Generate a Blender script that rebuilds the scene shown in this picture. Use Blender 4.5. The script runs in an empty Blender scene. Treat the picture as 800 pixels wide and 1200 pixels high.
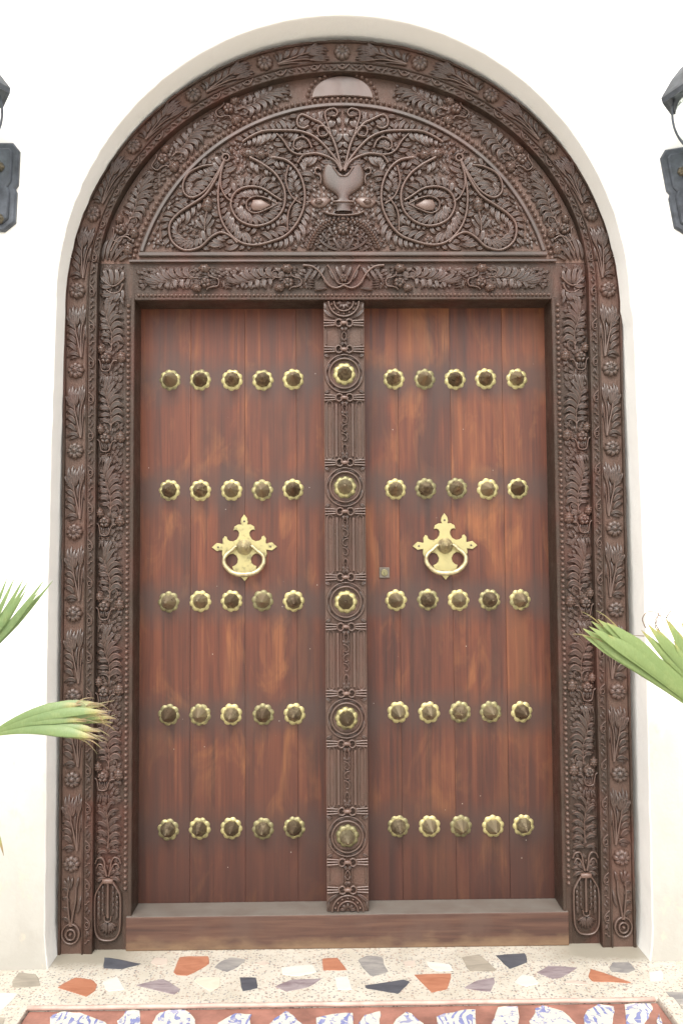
import bpy, math, random
from mathutils import Vector, Matrix
random.seed(7)
PI = math.pi
scene = bpy.context.scene
COL = scene.collection

# ------------------------------------------------------------------ camera
cam = bpy.data.cameras.new('camera'); camo = bpy.data.objects.new('camera', cam); COL.objects.link(camo)
cam.sensor_fit = 'VERTICAL'; cam.sensor_height = 36.0; cam.lens = 36.0 * 1085.0 / 1200.0
cam.clip_start = 0.05; cam.clip_end = 2000
def set_camera(o, pit, yaw, rol):
    cp, sp, cy, sy = math.cos(pit), math.sin(pit), math.cos(yaw), math.sin(yaw)
    fw = Vector((sy*cp, cy*cp, sp)); rt = Vector((cy, -sy, 0)); up = rt.cross(fw)
    c, s = math.cos(rol), math.sin(rol)
    r = c*rt + s*up; u = -s*rt + c*up
    m = Matrix((r, u, -fw)).transposed().to_4x4(); m.translation = Vector(o)
    camo.matrix_world = m
set_camera((-0.0659, -3.39, 1.3788), 0.0532, 0.0154, -0.0066)
scene.camera = camo

# ------------------------------------------------------------------ light (bright overcast)
SUN_EL, SUN_ROT = math.radians(50), math.radians(188)
world = bpy.data.worlds.new('World'); scene.world = world; world.use_nodes = True
wn = world.node_tree; wn.nodes.clear()
sky = wn.nodes.new('ShaderNodeTexSky'); sky.sky_type = 'NISHITA'; sky.sun_disc = False
sky.sun_elevation = SUN_EL; sky.sun_rotation = SUN_ROT; sky.air_density = 1.0; sky.dust_density = 5.0; sky.ozone_density = 0.6
hs = wn.nodes.new('ShaderNodeHueSaturation'); hs.inputs['Saturation'].default_value = 0.25
bg = wn.nodes.new('ShaderNodeBackground'); bg.inputs['Strength'].default_value = 0.15
wo = wn.nodes.new('ShaderNodeOutputWorld')
wn.links.new(sky.outputs[0], hs.inputs['Color']); wn.links.new(hs.outputs[0], bg.inputs[0]); wn.links.new(bg.outputs[0], wo.inputs[0])
sl = bpy.data.lights.new('sun', 'SUN'); so = bpy.data.objects.new('sun', sl); COL.objects.link(so)
sl.energy = 0.5; sl.angle = math.radians(28); sl.color = (1.0, 0.95, 0.88)
sd = Vector((math.sin(SUN_ROT)*math.cos(SUN_EL), math.cos(SUN_ROT)*math.cos(SUN_EL), math.sin(SUN_EL)))
so.rotation_euler = sd.to_track_quat('Z', 'Y').to_euler(); so.location = sd*20
scene.view_settings.view_transform = 'Standard'; scene.view_settings.look = 'None'
scene.view_settings.exposure = 1.3; scene.view_settings.gamma = 1.0

# ------------------------------------------------------------------ materials
class N:
    """small node-graph writer"""
    def __init__(s, name):
        s.m = bpy.data.materials.new(name); s.m.use_nodes = True; s.t = s.m.node_tree
        s.b = s.t.nodes['Principled BSDF']; s.pos = s.t.nodes.new('ShaderNodeNewGeometry')
    def set(s, **k):
        for a, v in k.items():
            i = s.b.inputs[a.replace('_', ' ')]
            if isinstance(v, bpy.types.NodeSocket): s.t.links.new(v, i)
            else: i.default_value = (*v, 1) if isinstance(v, tuple) and len(v) == 3 else v
        return s
    def map(s, scale, src=None):
        n = s.t.nodes.new('ShaderNodeMapping'); n.inputs['Scale'].default_value = scale
        s.t.links.new(src or s.pos.outputs['Position'], n.inputs[0]); return n.outputs[0]
    def noise(s, vec, scale=1.0, detail=4, rough=.55, dist=0.0):
        n = s.t.nodes.new('ShaderNodeTexNoise'); n.inputs['Scale'].default_value = scale
        n.inputs['Detail'].default_value = detail; n.inputs['Roughness'].default_value = rough; n.inputs['Distortion'].default_value = dist
        s.t.links.new(vec, n.inputs['Vector']); return n.outputs[0]
    def voro(s, vec, scale=1.0, feat='F1', out=0, rnd=1.0):
        n = s.t.nodes.new('ShaderNodeTexVoronoi'); n.feature = feat; n.inputs['Scale'].default_value = scale
        n.inputs['Randomness'].default_value = rnd
        s.t.links.new(vec, n.inputs['Vector']); return n.outputs[out]
    def wave(s, vec, scale, dist, detail=2.0):
        n = s.t.nodes.new('ShaderNodeTexWave'); n.inputs['Scale'].default_value = scale
        n.inputs['Distortion'].default_value = dist; n.inputs['Detail'].default_value = detail
        s.t.links.new(vec, n.inputs['Vector']); return n.outputs[1]
    def ramp(s, fac, stops):
        n = s.t.nodes.new('ShaderNodeValToRGB'); e = n.color_ramp.elements
        while len(e) < len(stops): e.new(0.5)
        for k, (p, c) in enumerate(stops):
            e[k].position = p; e[k].color = (c, c, c, 1) if not isinstance(c, tuple) else (*c, 1)
        s.t.links.new(fac, n.inputs[0]); return n.outputs[0]
    def mix(s, fac, a, b, mode='MIX'):
        n = s.t.nodes.new('ShaderNodeMix'); n.data_type = 'RGBA'; n.blend_type = mode
        for i, v in ((0, fac), (6, a), (7, b)):
            if isinstance(v, bpy.types.NodeSocket): s.t.links.new(v, n.inputs[i])
            else: n.inputs[i].default_value = (*v, 1) if isinstance(v, tuple) else v
        return n.outputs[2]
    def math(s, op, a, b=0.0, clamp=False):
        n = s.t.nodes.new('ShaderNodeMath'); n.operation = op; n.use_clamp = clamp
        for i, v in ((0, a), (1, b)):
            if isinstance(v, bpy.types.NodeSocket): s.t.links.new(v, n.inputs[i])
            else: n.inputs[i].default_value = v
        return n.outputs[0]
    def sep(s, src=None):
        n = s.t.nodes.new('ShaderNodeSeparateXYZ'); s.t.links.new(src or s.pos.outputs['Position'], n.inputs[0]); return n.outputs
    def rnd(s):
        return s.t.nodes.new('ShaderNodeObjectInfo').outputs['Random']
    def bump(s, h, strength=.3, dist=.002):
        n = s.t.nodes.new('ShaderNodeBump'); n.inputs['Strength'].default_value = strength; n.inputs['Distance'].default_value = dist
        s.t.links.new(h, n.inputs['Height']); s.t.links.new(n.outputs[0], s.b.inputs['Normal']); return s

def m_carved(ground=False):
    n = N('carved_wood_ground' if ground else 'carved_wood'); p = n.pos.outputs['Position']
    red = n.ramp(n.noise(n.map((4, 4, 2.2)), 1.6, 5), [(.46, 0.0), (.66, 1.0)])
    dust = n.ramp(n.noise(n.map((9, 9, 9)), 1.0, 6), [(.45, 0.0), (.75, .6)])
    c = n.mix(red, (.040, .025, .0175), (.070, .030, .021))
    c = n.mix(dust, c, (.066, .050, .039))
    wear = n.ramp(n.pos.outputs['Pointiness'], [(.51, 0.0), (.64, .8)])
    c = n.mix(wear, c, (.150, .088, .066))
    grain = n.noise(n.map((240, 240, 22)), 1.0, 3)
    n.set(Base_Color=c, Roughness=n.ramp(n.noise(p, 25, 3), [(.3, .36), (.7, .54)]), Coat_Weight=.30, Coat_Roughness=.28, Specular_IOR_Level=.45)
    if ground:
        n.set(Roughness=.66, Coat_Weight=0.0, Specular_IOR_Level=.25)
        return n.bump(n.math('ADD', grain, n.noise(p, 170, 4, .6)), .8, .003).m
    return n.bump(grain, .35, .0012).m
def m_plank():
    n = N('door_wood'); x, y, z = n.sep(); r = n.rnd()
    off = n.t.nodes.new('ShaderNodeVectorMath'); off.operation = 'ADD'
    cmb = n.t.nodes.new('ShaderNodeCombineXYZ')
    for i in range(3): n.t.links.new(n.math('MULTIPLY', r, 7.0 + i*5), cmb.inputs[i])
    n.t.links.new(n.pos.outputs['Position'], off.inputs[0]); n.t.links.new(cmb.outputs[0], off.inputs[1]); v = off.outputs[0]
    fine = n.noise(n.map((190, 190, 3.5), v), 1.0, 5, .6)
    mid = n.noise(n.map((34, 34, 1.1), v), 1.0, 5, .6, .6)
    big = n.noise(n.map((5, 5, 1.6), v), 1.0, 4, .5, .5)
    g = n.math('ADD', n.math('MULTIPLY', fine, .30), n.math('MULTIPLY', mid, .70))
    c = n.ramp(g, [(.34, (.028, .010, .0075)), (.45, (.066, .018, .010)), (.55, (.110, .030, .014)), (.70, (.18, .063, .027))])
    c = n.mix(n.ramp(r, [(0, 0.0), (1, .35)]), c, (.105, .038, .020))
    warm = n.ramp(n.noise(n.map((9, 9, 3.2), v), 1.0, 4, .6, 1.0), [(.52, 0.0), (.74, .65)])
    c = n.mix(n.math('MULTIPLY', warm, n.ramp(fine, [(.35, .4), (.65, 1.0)])), c, (.29, .115, .038))
    c = n.mix(n.ramp(big, [(.46, 0.0), (.66, .66)]), c, (.040, .019, .014))
    c = n.mix(n.math('MULTIPLY', n.ramp(x, [(.0, 0.0), (.02, 1.0)]), n.ramp(big, [(.36, .30), (.52, 0.0)])), c, (.20, .080, .030))
    # polish residue left in a band along each row of studs
    dz = n.math('ABSOLUTE', n.math('SUBTRACT', n.math('FRACT', n.math('ADD', n.math('DIVIDE', n.math('SUBTRACT', z, .3879), .4213), .5)), .5))
    wob = n.noise(n.map((9, 9, 9)), 1.0, 3)
    band = n.ramp(n.math('ADD', dz, n.math('MULTIPLY', n.math('SUBTRACT', wob, .5), .30)), [(.05, .72), (.25, 0.0)])
    c = n.mix(band, c, (.048, .030, .025))
    # darker low down: the downward fade of sheen and haze, painted into the wood
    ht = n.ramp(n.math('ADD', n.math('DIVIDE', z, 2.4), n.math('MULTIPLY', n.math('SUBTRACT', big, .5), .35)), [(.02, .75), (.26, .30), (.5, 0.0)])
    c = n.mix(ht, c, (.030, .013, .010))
    knot = n.ramp(n.voro(n.map((3.2, 3.2, 1.7), v), 1.0), [(.035, .8), (.075, 0.0)])
    c = n.mix(knot, c, (.035, .02, .018))
    fleck = n.ramp(n.voro(n.map((16, 16, 13), v), 1.0), [(.018, .8), (.030, 0.0)])
    c = n.mix(fleck, c, (.42, .38, .34))
    n.set(Base_Color=c, Roughness=n.ramp(mid, [(.3, .42), (.7, .62)]), Coat_Weight=.10, Coat_Roughness=.30, Specular_IOR_Level=.30)
    return n.bump(g, .45, .0015).m
def m_sill():
    n = N('sill_wood'); x, y, z = n.sep()
    g = n.noise(n.map((3, 60, 60)), 1.0, 5, .6, .4)
    c = n.ramp(g, [(.32, (.040, .017, .011)), (.52, (.066, .029, .018)), (.72, (.098, .048, .029))])
    c = n.mix(n.ramp(n.noise(n.map((7, 7, 7)), 1.0, 5), [(.48, 0.0), (.66, .7)]), c, (.074, .040, .028))
    worn = n.ramp(n.math('ADD', z, n.math('MULTIPLY', n.math('SUBTRACT', n.noise(n.map((9, 9, 20)), 1.0, 4), .5), .12)), [(.0, .75), (.045, 0.0)])
    c = n.mix(worn, c, (.16, .098, .052))
    nz = n.sep(n.pos.outputs['Normal'])[2]
    dust = n.math('MULTIPLY', n.ramp(nz, [(.5, 0.0), (.9, 1.0)]), n.ramp(n.noise(n.map((14, 14, 14)), 1.0, 5), [(.3, .92), (.75, .55)]))
    c = n.mix(dust, c, (.15, .135, .115))
    n.set(Base_Color=c, Roughness=.55)
    return n.bump(g, .4, .0015).m
def m_plaster():
    n = N('white_plaster'); p = n.pos.outputs['Position']; x, y, z = n.sep()
    a = n.noise(n.map((2, 2, 2)), 1.0, 6)
    c = n.mix(n.ramp(a, [(.35, 0.0), (.7, .5)]), (.84, .83, .79), (.80, .775, .70))
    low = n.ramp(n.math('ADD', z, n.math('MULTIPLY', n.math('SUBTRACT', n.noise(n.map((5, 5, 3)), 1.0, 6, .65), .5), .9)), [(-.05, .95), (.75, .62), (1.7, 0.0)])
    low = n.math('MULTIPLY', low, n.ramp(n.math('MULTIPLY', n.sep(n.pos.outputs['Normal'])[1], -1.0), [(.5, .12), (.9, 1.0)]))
    c = n.mix(low, c, (.32, .305, .265))  # soiled lower front face, with the dimmer light there painted into the colour
    spot = n.ramp(n.noise(n.map((14, 14, 9)), 1.0, 6, .7), [(.56, 0.0), (.68, .7)])
    c = n.mix(n.math('MULTIPLY', spot, low), c, (.50, .43, .32))
    h = n.math('ADD', n.math('MULTIPLY', n.noise(p, 9, 4), 1.0), n.math('MULTIPLY', n.noise(p, 90, 4), .22))
    n.set(Base_Color=c, Roughness=.8, Specular_IOR_Level=.25)
    return n.bump(h, .5, .008).m
def m_terrazzo():
    n = N('terrazzo'); p = n.pos.outputs['Position']; x, y, z = n.sep()
    c = n.mix(n.ramp(n.noise(p, 7, 6), [(.35, 0.0), (.7, .8)]), (.50, .47, .40), (.39, .355, .285))
    for sc, cols, th in ((75, (.05, .045, .05), .26), (60, (.25, .15, .12), .26), (100, (.10, .10, .13), .30), (140, (.30, .20, .14), .34)):
        v = n.voro(n.map((1, 1, 1)), sc); hue = n.voro(n.map((1, 1, 1)), sc, 'F1', 1)
        pick = n.ramp(n.sep(hue)[0], [(.60, 0.0), (.64, .7)])
        c = n.mix(n.math('MULTIPLY', n.ramp(v, [(th, 1.0), (th+.06, 0.0)]), pick), c, cols)
    # old cement and dirt trodden in against the frame and the wall foot
    edge = n.math('ADD', y, n.math('MULTIPLY', n.math('SUBTRACT', n.noise(n.map((6, 6, 6)), 1.0, 6, .7), .5), .12))
    side = n.ramp(n.math('ABSOLUTE', x), [(.60, .10), (.80, 1.0)])
    c = n.mix(n.math('MULTIPLY', n.ramp(edge, [(.38, 0.0), (.41, 1.0)]), .0), c, (.3, .27, .2))
    n2 = n.t.nodes.new('ShaderNodeMapRange'); n2.inputs['From Min'].default_value = -.165; n2.inputs['From Max'].default_value = -.105
    n.t.links.new(edge, n2.inputs['Value'])
    c = n.mix(n.math('MULTIPLY', n2.outputs[0], side), c, (.27, .245, .195))
    n.set(Base_Color=c, Roughness=n.ramp(n.noise(p, 12, 3), [(.3, .30), (.7, .5)]))
    return n.bump(n.noise(p, 60, 4), .15, .002).m
def m_stone(name, a, b, s=9, rough=.45):
    n = N(name)
    w = n.noise(n.map((s, s*3, s)), 1.0, 6, .65, 1.2)
    return n.set(Base_Color=n.mix(n.ramp(w, [(.35, 0.0), (.62, 1.0)]), a, b), Roughness=rough).bump(n.noise(n.pos.outputs['Position'], 50, 4), .12, .002).m
def m_china():
    n = N('blue_and_white_china'); r = n.rnd()
    off = n.t.nodes.new('ShaderNodeVectorMath'); off.operation = 'ADD'; cmb = n.t.nodes.new('ShaderNodeCombineXYZ')
    for i in range(2): n.t.links.new(n.math('MULTIPLY', r, 5.0 + i*9), cmb.inputs[i])
    n.t.links.new(n.pos.outputs['Position'], off.inputs[0]); n.t.links.new(cmb.outputs[0], off.inputs[1]); v = off.outputs[0]
    a = n.ramp(n.wave(n.map((1, .6, 1), v), 11, 14, 2), [(.30, 1.0), (.40, 0.0)])
    b = n.ramp(n.noise(v, 26, 3, .6, 1.5), [(.57, 0.0), (.61, 1.0)])
    d = n.ramp(n.noise(v, 11, 3, .6, 2.0), [(.47, 0.0), (.52, 1.0)])
    k = n.math('MAXIMUM', n.math('MULTIPLY', a, d), n.math('MULTIPLY', b, .8), True)
    c = n.mix(k, (.55, .53, .45), n.mix(n.noise(v, 30, 2), (.10, .12, .30), (.26, .28, .44)))
    return n.set(Base_Color=c, Roughness=.12, Coat_Weight=.5).m
def m_brass(name, a, b, dark, rough=.38, metal=.85):
    n = N(name); p = n.pos.outputs['Position']; r = n.rnd()
    c = n.mix(n.noise(p, 30, 5, .6), a, b)
    t = n.ramp(n.math('ADD', n.noise(p, 55, 5, .6), n.math('MULTIPLY', n.math('SUBTRACT', r, .5), .55)), [(.45, 0.0), (.66, .85)])
    c = n.mix(t, c, dark)
    return n.set(Base_Color=c, Metallic=metal, Roughness=n.ramp(n.noise(p, 40, 3), [(.3, rough-.08), (.7, rough+.15)])).bump(n.noise(p, 90, 3), .15, .001).m
def m_leaf():
    n = N('palm_leaf')
    at = n.t.nodes.new('ShaderNodeAttribute'); at.attribute_name = 'along'
    t = n.math('ADD', at.outputs['Fac'], n.math('MULTIPLY', n.math('SUBTRACT', n.noise(n.map((30, 30, 30)), 1.0, 3), .5), .12))
    c = n.ramp(t, [(.0, (.15, .21, .07)), (.45, (.15, .23, .09)), (.78, (.19, .27, .11)), (.87, (.36, .32, .12)), (.93, (.28, .17, .09)), (1.0, (.16, .08, .05))])
    c = n.mix(n.ramp(n.noise(n.map((40, 40, 40)), 1.0, 4), [(.5, 0.0), (.75, .35)]), c, (.33, .38, .16))
    c = n.mix(n.ramp(n.noise(n.map((260, 260, 60)), 1.0, 3), [(.40, 0.0), (.62, .35)]), c, (.12, .17, .055))
    c = n.mix(n.ramp(n.rnd(), [(0, 0.0), (1, .45)]), c, n.mix(.5, c, (.36, .42, .10)))
    n.set(Base_Color=c, Roughness=.42)
    tr = n.t.nodes.new('ShaderNodeBsdfTranslucent'); mx = n.t.nodes.new('ShaderNodeMixShader'); mx.inputs[0].default_value = .35
    n.t.links.new(c, tr.inputs[0]); n.t.links.new(n.b.outputs[0], mx.inputs[1]); n.t.links.new(tr.outputs[0], mx.inputs[2])
    n.t.links.new(mx.outputs[0], n.t.nodes['Material Output'].inputs[0]); return n.m
def m_glass():
    n = N('lantern_glass')
    n.set(Base_Color=(.86, .93, .88), Roughness=.08, Transmission_Weight=.9, IOR=1.3); return n.m
def m_plain(name, col, rough, metal=0.0, var=.25, scale=20):
    n = N(name); p = n.pos.outputs['Position']
    c = n.mix(n.ramp(n.noise(p, scale, 5, .65), [(.35, 0.0), (.7, 1.0)]), tuple(v*(1-var) for v in col), tuple(min(1, v*(1+var)) for v in col))
    return n.set(Base_Color=c, Roughness=rough, Metallic=metal).bump(n.noise(p, scale*3, 4), .2, .002).m
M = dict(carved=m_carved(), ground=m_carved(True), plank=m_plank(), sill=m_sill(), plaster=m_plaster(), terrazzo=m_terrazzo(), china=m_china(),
         orange=m_stone('terracotta_chip', (.27, .105, .058), (.36, .155, .09)), dark=m_stone('slate_chip', (.045, .048, .058), (.075, .078, .09)),
         purple=m_stone('purple_marble_chip', (.15, .11, .12), (.27, .23, .23)), grey=m_stone('grey_marble_chip', (.16, .15, .15), (.27, .255, .23)),
         beige=m_stone('beige_marble_chip', (.20, .175, .14), (.30, .265, .21)), pink=m_stone('pink_marble_chip', (.40, .32, .27), (.48, .42, .35)),
         cream=m_stone('cream_marble_chip', (.44, .41, .32), (.50, .48, .39)), white=m_stone('white_marble_chip', (.49, .465, .41), (.53, .51, .455), 5, .55),
         step=m_plain('red_cement', (.25, .115, .085), .6, 0, .35, 9), lip=m_plain('pink_cement_lip', (.42, .29, .24), .6, 0, .25, 14),
         brass_plate=m_brass('brass_plate', (.44, .38, .17), (.31, .28, .14), (.14, .125, .065), .46, .55),
         brass_cone=m_brass('brass_spike', (.50, .44, .29), (.36, .31, .20), (.17, .13, .085), .34, .85),
         brass_ring=m_brass('brass_ring', (.52, .45, .26), (.42, .36, .22), (.26, .21, .12), .40, .7),
         steel=m_plain('dark_steel', (.12, .10, .08), .45, .6), iron=m_plain('lantern_iron', (.070, .078, .090), .5, .5, .5, 12),
         gilt=m_plain('gilt_iron', (.13, .11, .075), .45, .6, .5, 60), lglass=m_glass(), palm=m_leaf(),
         stalk=m_plain('palm_stalk', (.20, .26, .09), .5), fibre=m_plain('palm_trunk', (.16, .11, .07), .85, 0, .5, 30),
         pot=m_plain('clay_pot', (.36, .19, .12), .8), soil=m_plain('soil', (.06, .045, .03), .95),
         paving=m_plain('pale_paving', (.60, .57, .51), .85, 0, .2, 3), sash=m_plain('hole_black', (.02, .018, .015), .6))

# measured outlines of the inlays (metres)
CHIPS=[('beige', [(-1.116, -0.236), (-1.114, -0.169), (-1.05, -0.188), (-1.008, -0.277), (-1.095, -0.285)]) ,('orange', [(-0.955, -0.284), (-0.913, -0.214), (-0.852, -0.233), (-0.825, -0.272), (-0.822, -0.314), (-0.842, -0.354)]) ,('white', [(-1.209, -0.354), (-1.157, -0.314), (-1.062, -0.327), (-1.078, -0.431), (-1.148, -0.453)]) ,('beige', [(-1.124, -0.481), (-1.051, -0.483), (-1.041, -0.538), (-1.091, -0.545)]) ,('dark', [(-0.837, -0.147), (-0.853, -0.057), (-0.796, -0.078), (-0.71, -0.119), (-0.773, -0.157)]) ,('pink', [(-0.685, -0.107), (-0.675, -0.069), (-0.629, -0.077), (-0.624, -0.122), (-0.657, -0.136)]) ,('orange', [(-0.59, -0.061), (-0.487, -0.064), (-0.479, -0.126), (-0.514, -0.181), (-0.54, -0.211), (-0.574, -0.21), (-0.593, -0.185)]) ,('purple', [(-0.705, -0.276), (-0.615, -0.234), (-0.547, -0.312), (-0.562, -0.349)]) ,('cream', [(-0.515, -0.253), (-0.508, -0.229), (-0.428, -0.226), (-0.423, -0.296), (-0.452, -0.331)]) ,('white', [(-0.815, -0.25), (-0.772, -0.21), (-0.729, -0.309), (-0.783, -0.319)]) ,('grey', [(-0.461, -0.152), (-0.439, -0.102), (-0.409, -0.075), (-0.354, -0.092), (-0.379, -0.154), (-0.413, -0.19)]) ,('dark', [(-0.366, -0.228), (-0.308, -0.235), (-0.302, -0.313), (-0.349, -0.332)]) ,('purple', [(-0.245, -0.301), (-0.195, -0.254), (-0.089, -0.25), (-0.138, -0.31), (-0.207, -0.338)]) ,('orange', [(-0.092, -0.093), (-0.037, -0.089), (-0.009, -0.19), (-0.091, -0.185)]) ,('pink', [(-0.326, -0.131), (-0.295, -0.1), (-0.272, -0.126), (-0.292, -0.151)]) ,('white', [(-0.231, -0.159), (-0.123, -0.137), (-0.111, -0.199), (-0.17, -0.228), (-0.223, -0.214)]) ,('white', [(-0.05, -0.237), (-0.004, -0.233), (0.004, -0.331), (-0.043, -0.33)]) ,('grey', [(0.03, -0.11), (0.065, -0.072), (0.117, -0.087), (0.119, -0.151), (0.131, -0.207), (0.073, -0.241), (0.047, -0.174)]) ,('dark', [(0.049, -0.301), (0.181, -0.262), (0.195, -0.282), (0.15, -0.364), (0.049, -0.321)]) ,('orange', [(0.213, -0.224), (0.344, -0.225), (0.308, -0.338), (0.257, -0.358)]) ,('pink', [(0.186, -0.128), (0.229, -0.116), (0.227, -0.161), (0.191, -0.172)]) ,('white', [(0.267, -0.124), (0.346, -0.152), (0.35, -0.201), (0.296, -0.206), (0.269, -0.174)]) ,('beige', [(0.391, -0.095), (0.458, -0.075), (0.493, -0.193), (0.487, -0.212), (0.401, -0.209)]) ,('dark', [(0.511, -0.082), (0.622, -0.072), (0.61, -0.147), (0.537, -0.195)]) ,('purple', [(0.624, -0.224), (0.679, -0.174), (0.775, -0.192), (0.694, -0.266), (0.666, -0.273)]) ,('purple', [(0.362, -0.33), (0.417, -0.277), (0.476, -0.257), (0.471, -0.3), (0.445, -0.361)]) ,('white', [(0.536, -0.29), (0.573, -0.238), (0.607, -0.251), (0.617, -0.304), (0.565, -0.325)]) ,('pink', [(0.697, -0.295), (0.732, -0.284), (0.773, -0.306), (0.769, -0.322), (0.698, -0.312)]) ,('orange', [(0.812, -0.199), (0.92, -0.312), (0.86, -0.303), (0.789, -0.296), (0.79, -0.256)]) ,('grey', [(0.879, -0.195), (0.9, -0.158), (0.958, -0.154), (0.96, -0.214), (0.926, -0.239), (0.874, -0.227)]) ,('white', [(0.999, -0.231), (1.049, -0.222), (1.027, -0.293), (0.978, -0.302)]) ,('grey', [(1.003, -0.371), (1.057, -0.382), (1.036, -0.46), (1.005, -0.454)]) ]
CHINA=[[(-0.928, -0.453), (-0.893, -0.421), (-0.837, -0.436), (-0.74, -0.495), (-0.717, -0.581), (-0.881, -0.577)] ,[(-0.712, -0.485), (-0.698, -0.427), (-0.68, -0.414), (-0.656, -0.428), (-0.635, -0.508), (-0.635, -0.584), (-0.685, -0.582)] ,[(-0.604, -0.494), (-0.595, -0.441), (-0.565, -0.42), (-0.511, -0.427), (-0.483, -0.471), (-0.462, -0.529), (-0.464, -0.636), (-0.563, -0.634)] ,[(-0.406, -0.504), (-0.36, -0.447), (-0.307, -0.46), (-0.307, -0.518), (-0.319, -0.617), (-0.393, -0.615)] ,[(-0.248, -0.519), (-0.225, -0.467), (-0.2, -0.441), (-0.178, -0.469), (-0.15, -0.522), (-0.162, -0.631), (-0.231, -0.629)] ,[(-0.107, -0.482), (-0.031, -0.457), (0.006, -0.458), (0.001, -0.526), (-0.009, -0.635), (-0.103, -0.632)] ,[(0.02, -0.511), (0.042, -0.47), (0.093, -0.45), (0.083, -0.529), (0.065, -0.637), (0.021, -0.636)] ,[(0.123, -0.52), (0.167, -0.452), (0.184, -0.469), (0.214, -0.533), (0.188, -0.641), (0.119, -0.639)] ,[(0.261, -0.482), (0.339, -0.451), (0.387, -0.447), (0.373, -0.537), (0.351, -0.645), (0.247, -0.642)] ,[(0.421, -0.528), (0.456, -0.433), (0.524, -0.429), (0.496, -0.541), (0.464, -0.648), (0.405, -0.647)] ,[(0.538, -0.521), (0.574, -0.442), (0.599, -0.426), (0.654, -0.466), (0.667, -0.525), (0.672, -0.556), (0.615, -0.667), (0.517, -0.664)] ,[(0.705, -0.5), (0.728, -0.463), (0.775, -0.42), (0.817, -0.443), (0.785, -0.539), (0.733, -0.656), (0.667, -0.654)] ,[(0.855, -0.422), (0.941, -0.425), (0.93, -0.463), (0.882, -0.541), (0.821, -0.639), (0.803, -0.6)] ,[(0.919, -0.532), (0.941, -0.49), (0.934, -0.533), (0.913, -0.583), (0.903, -0.583)] ]

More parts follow.
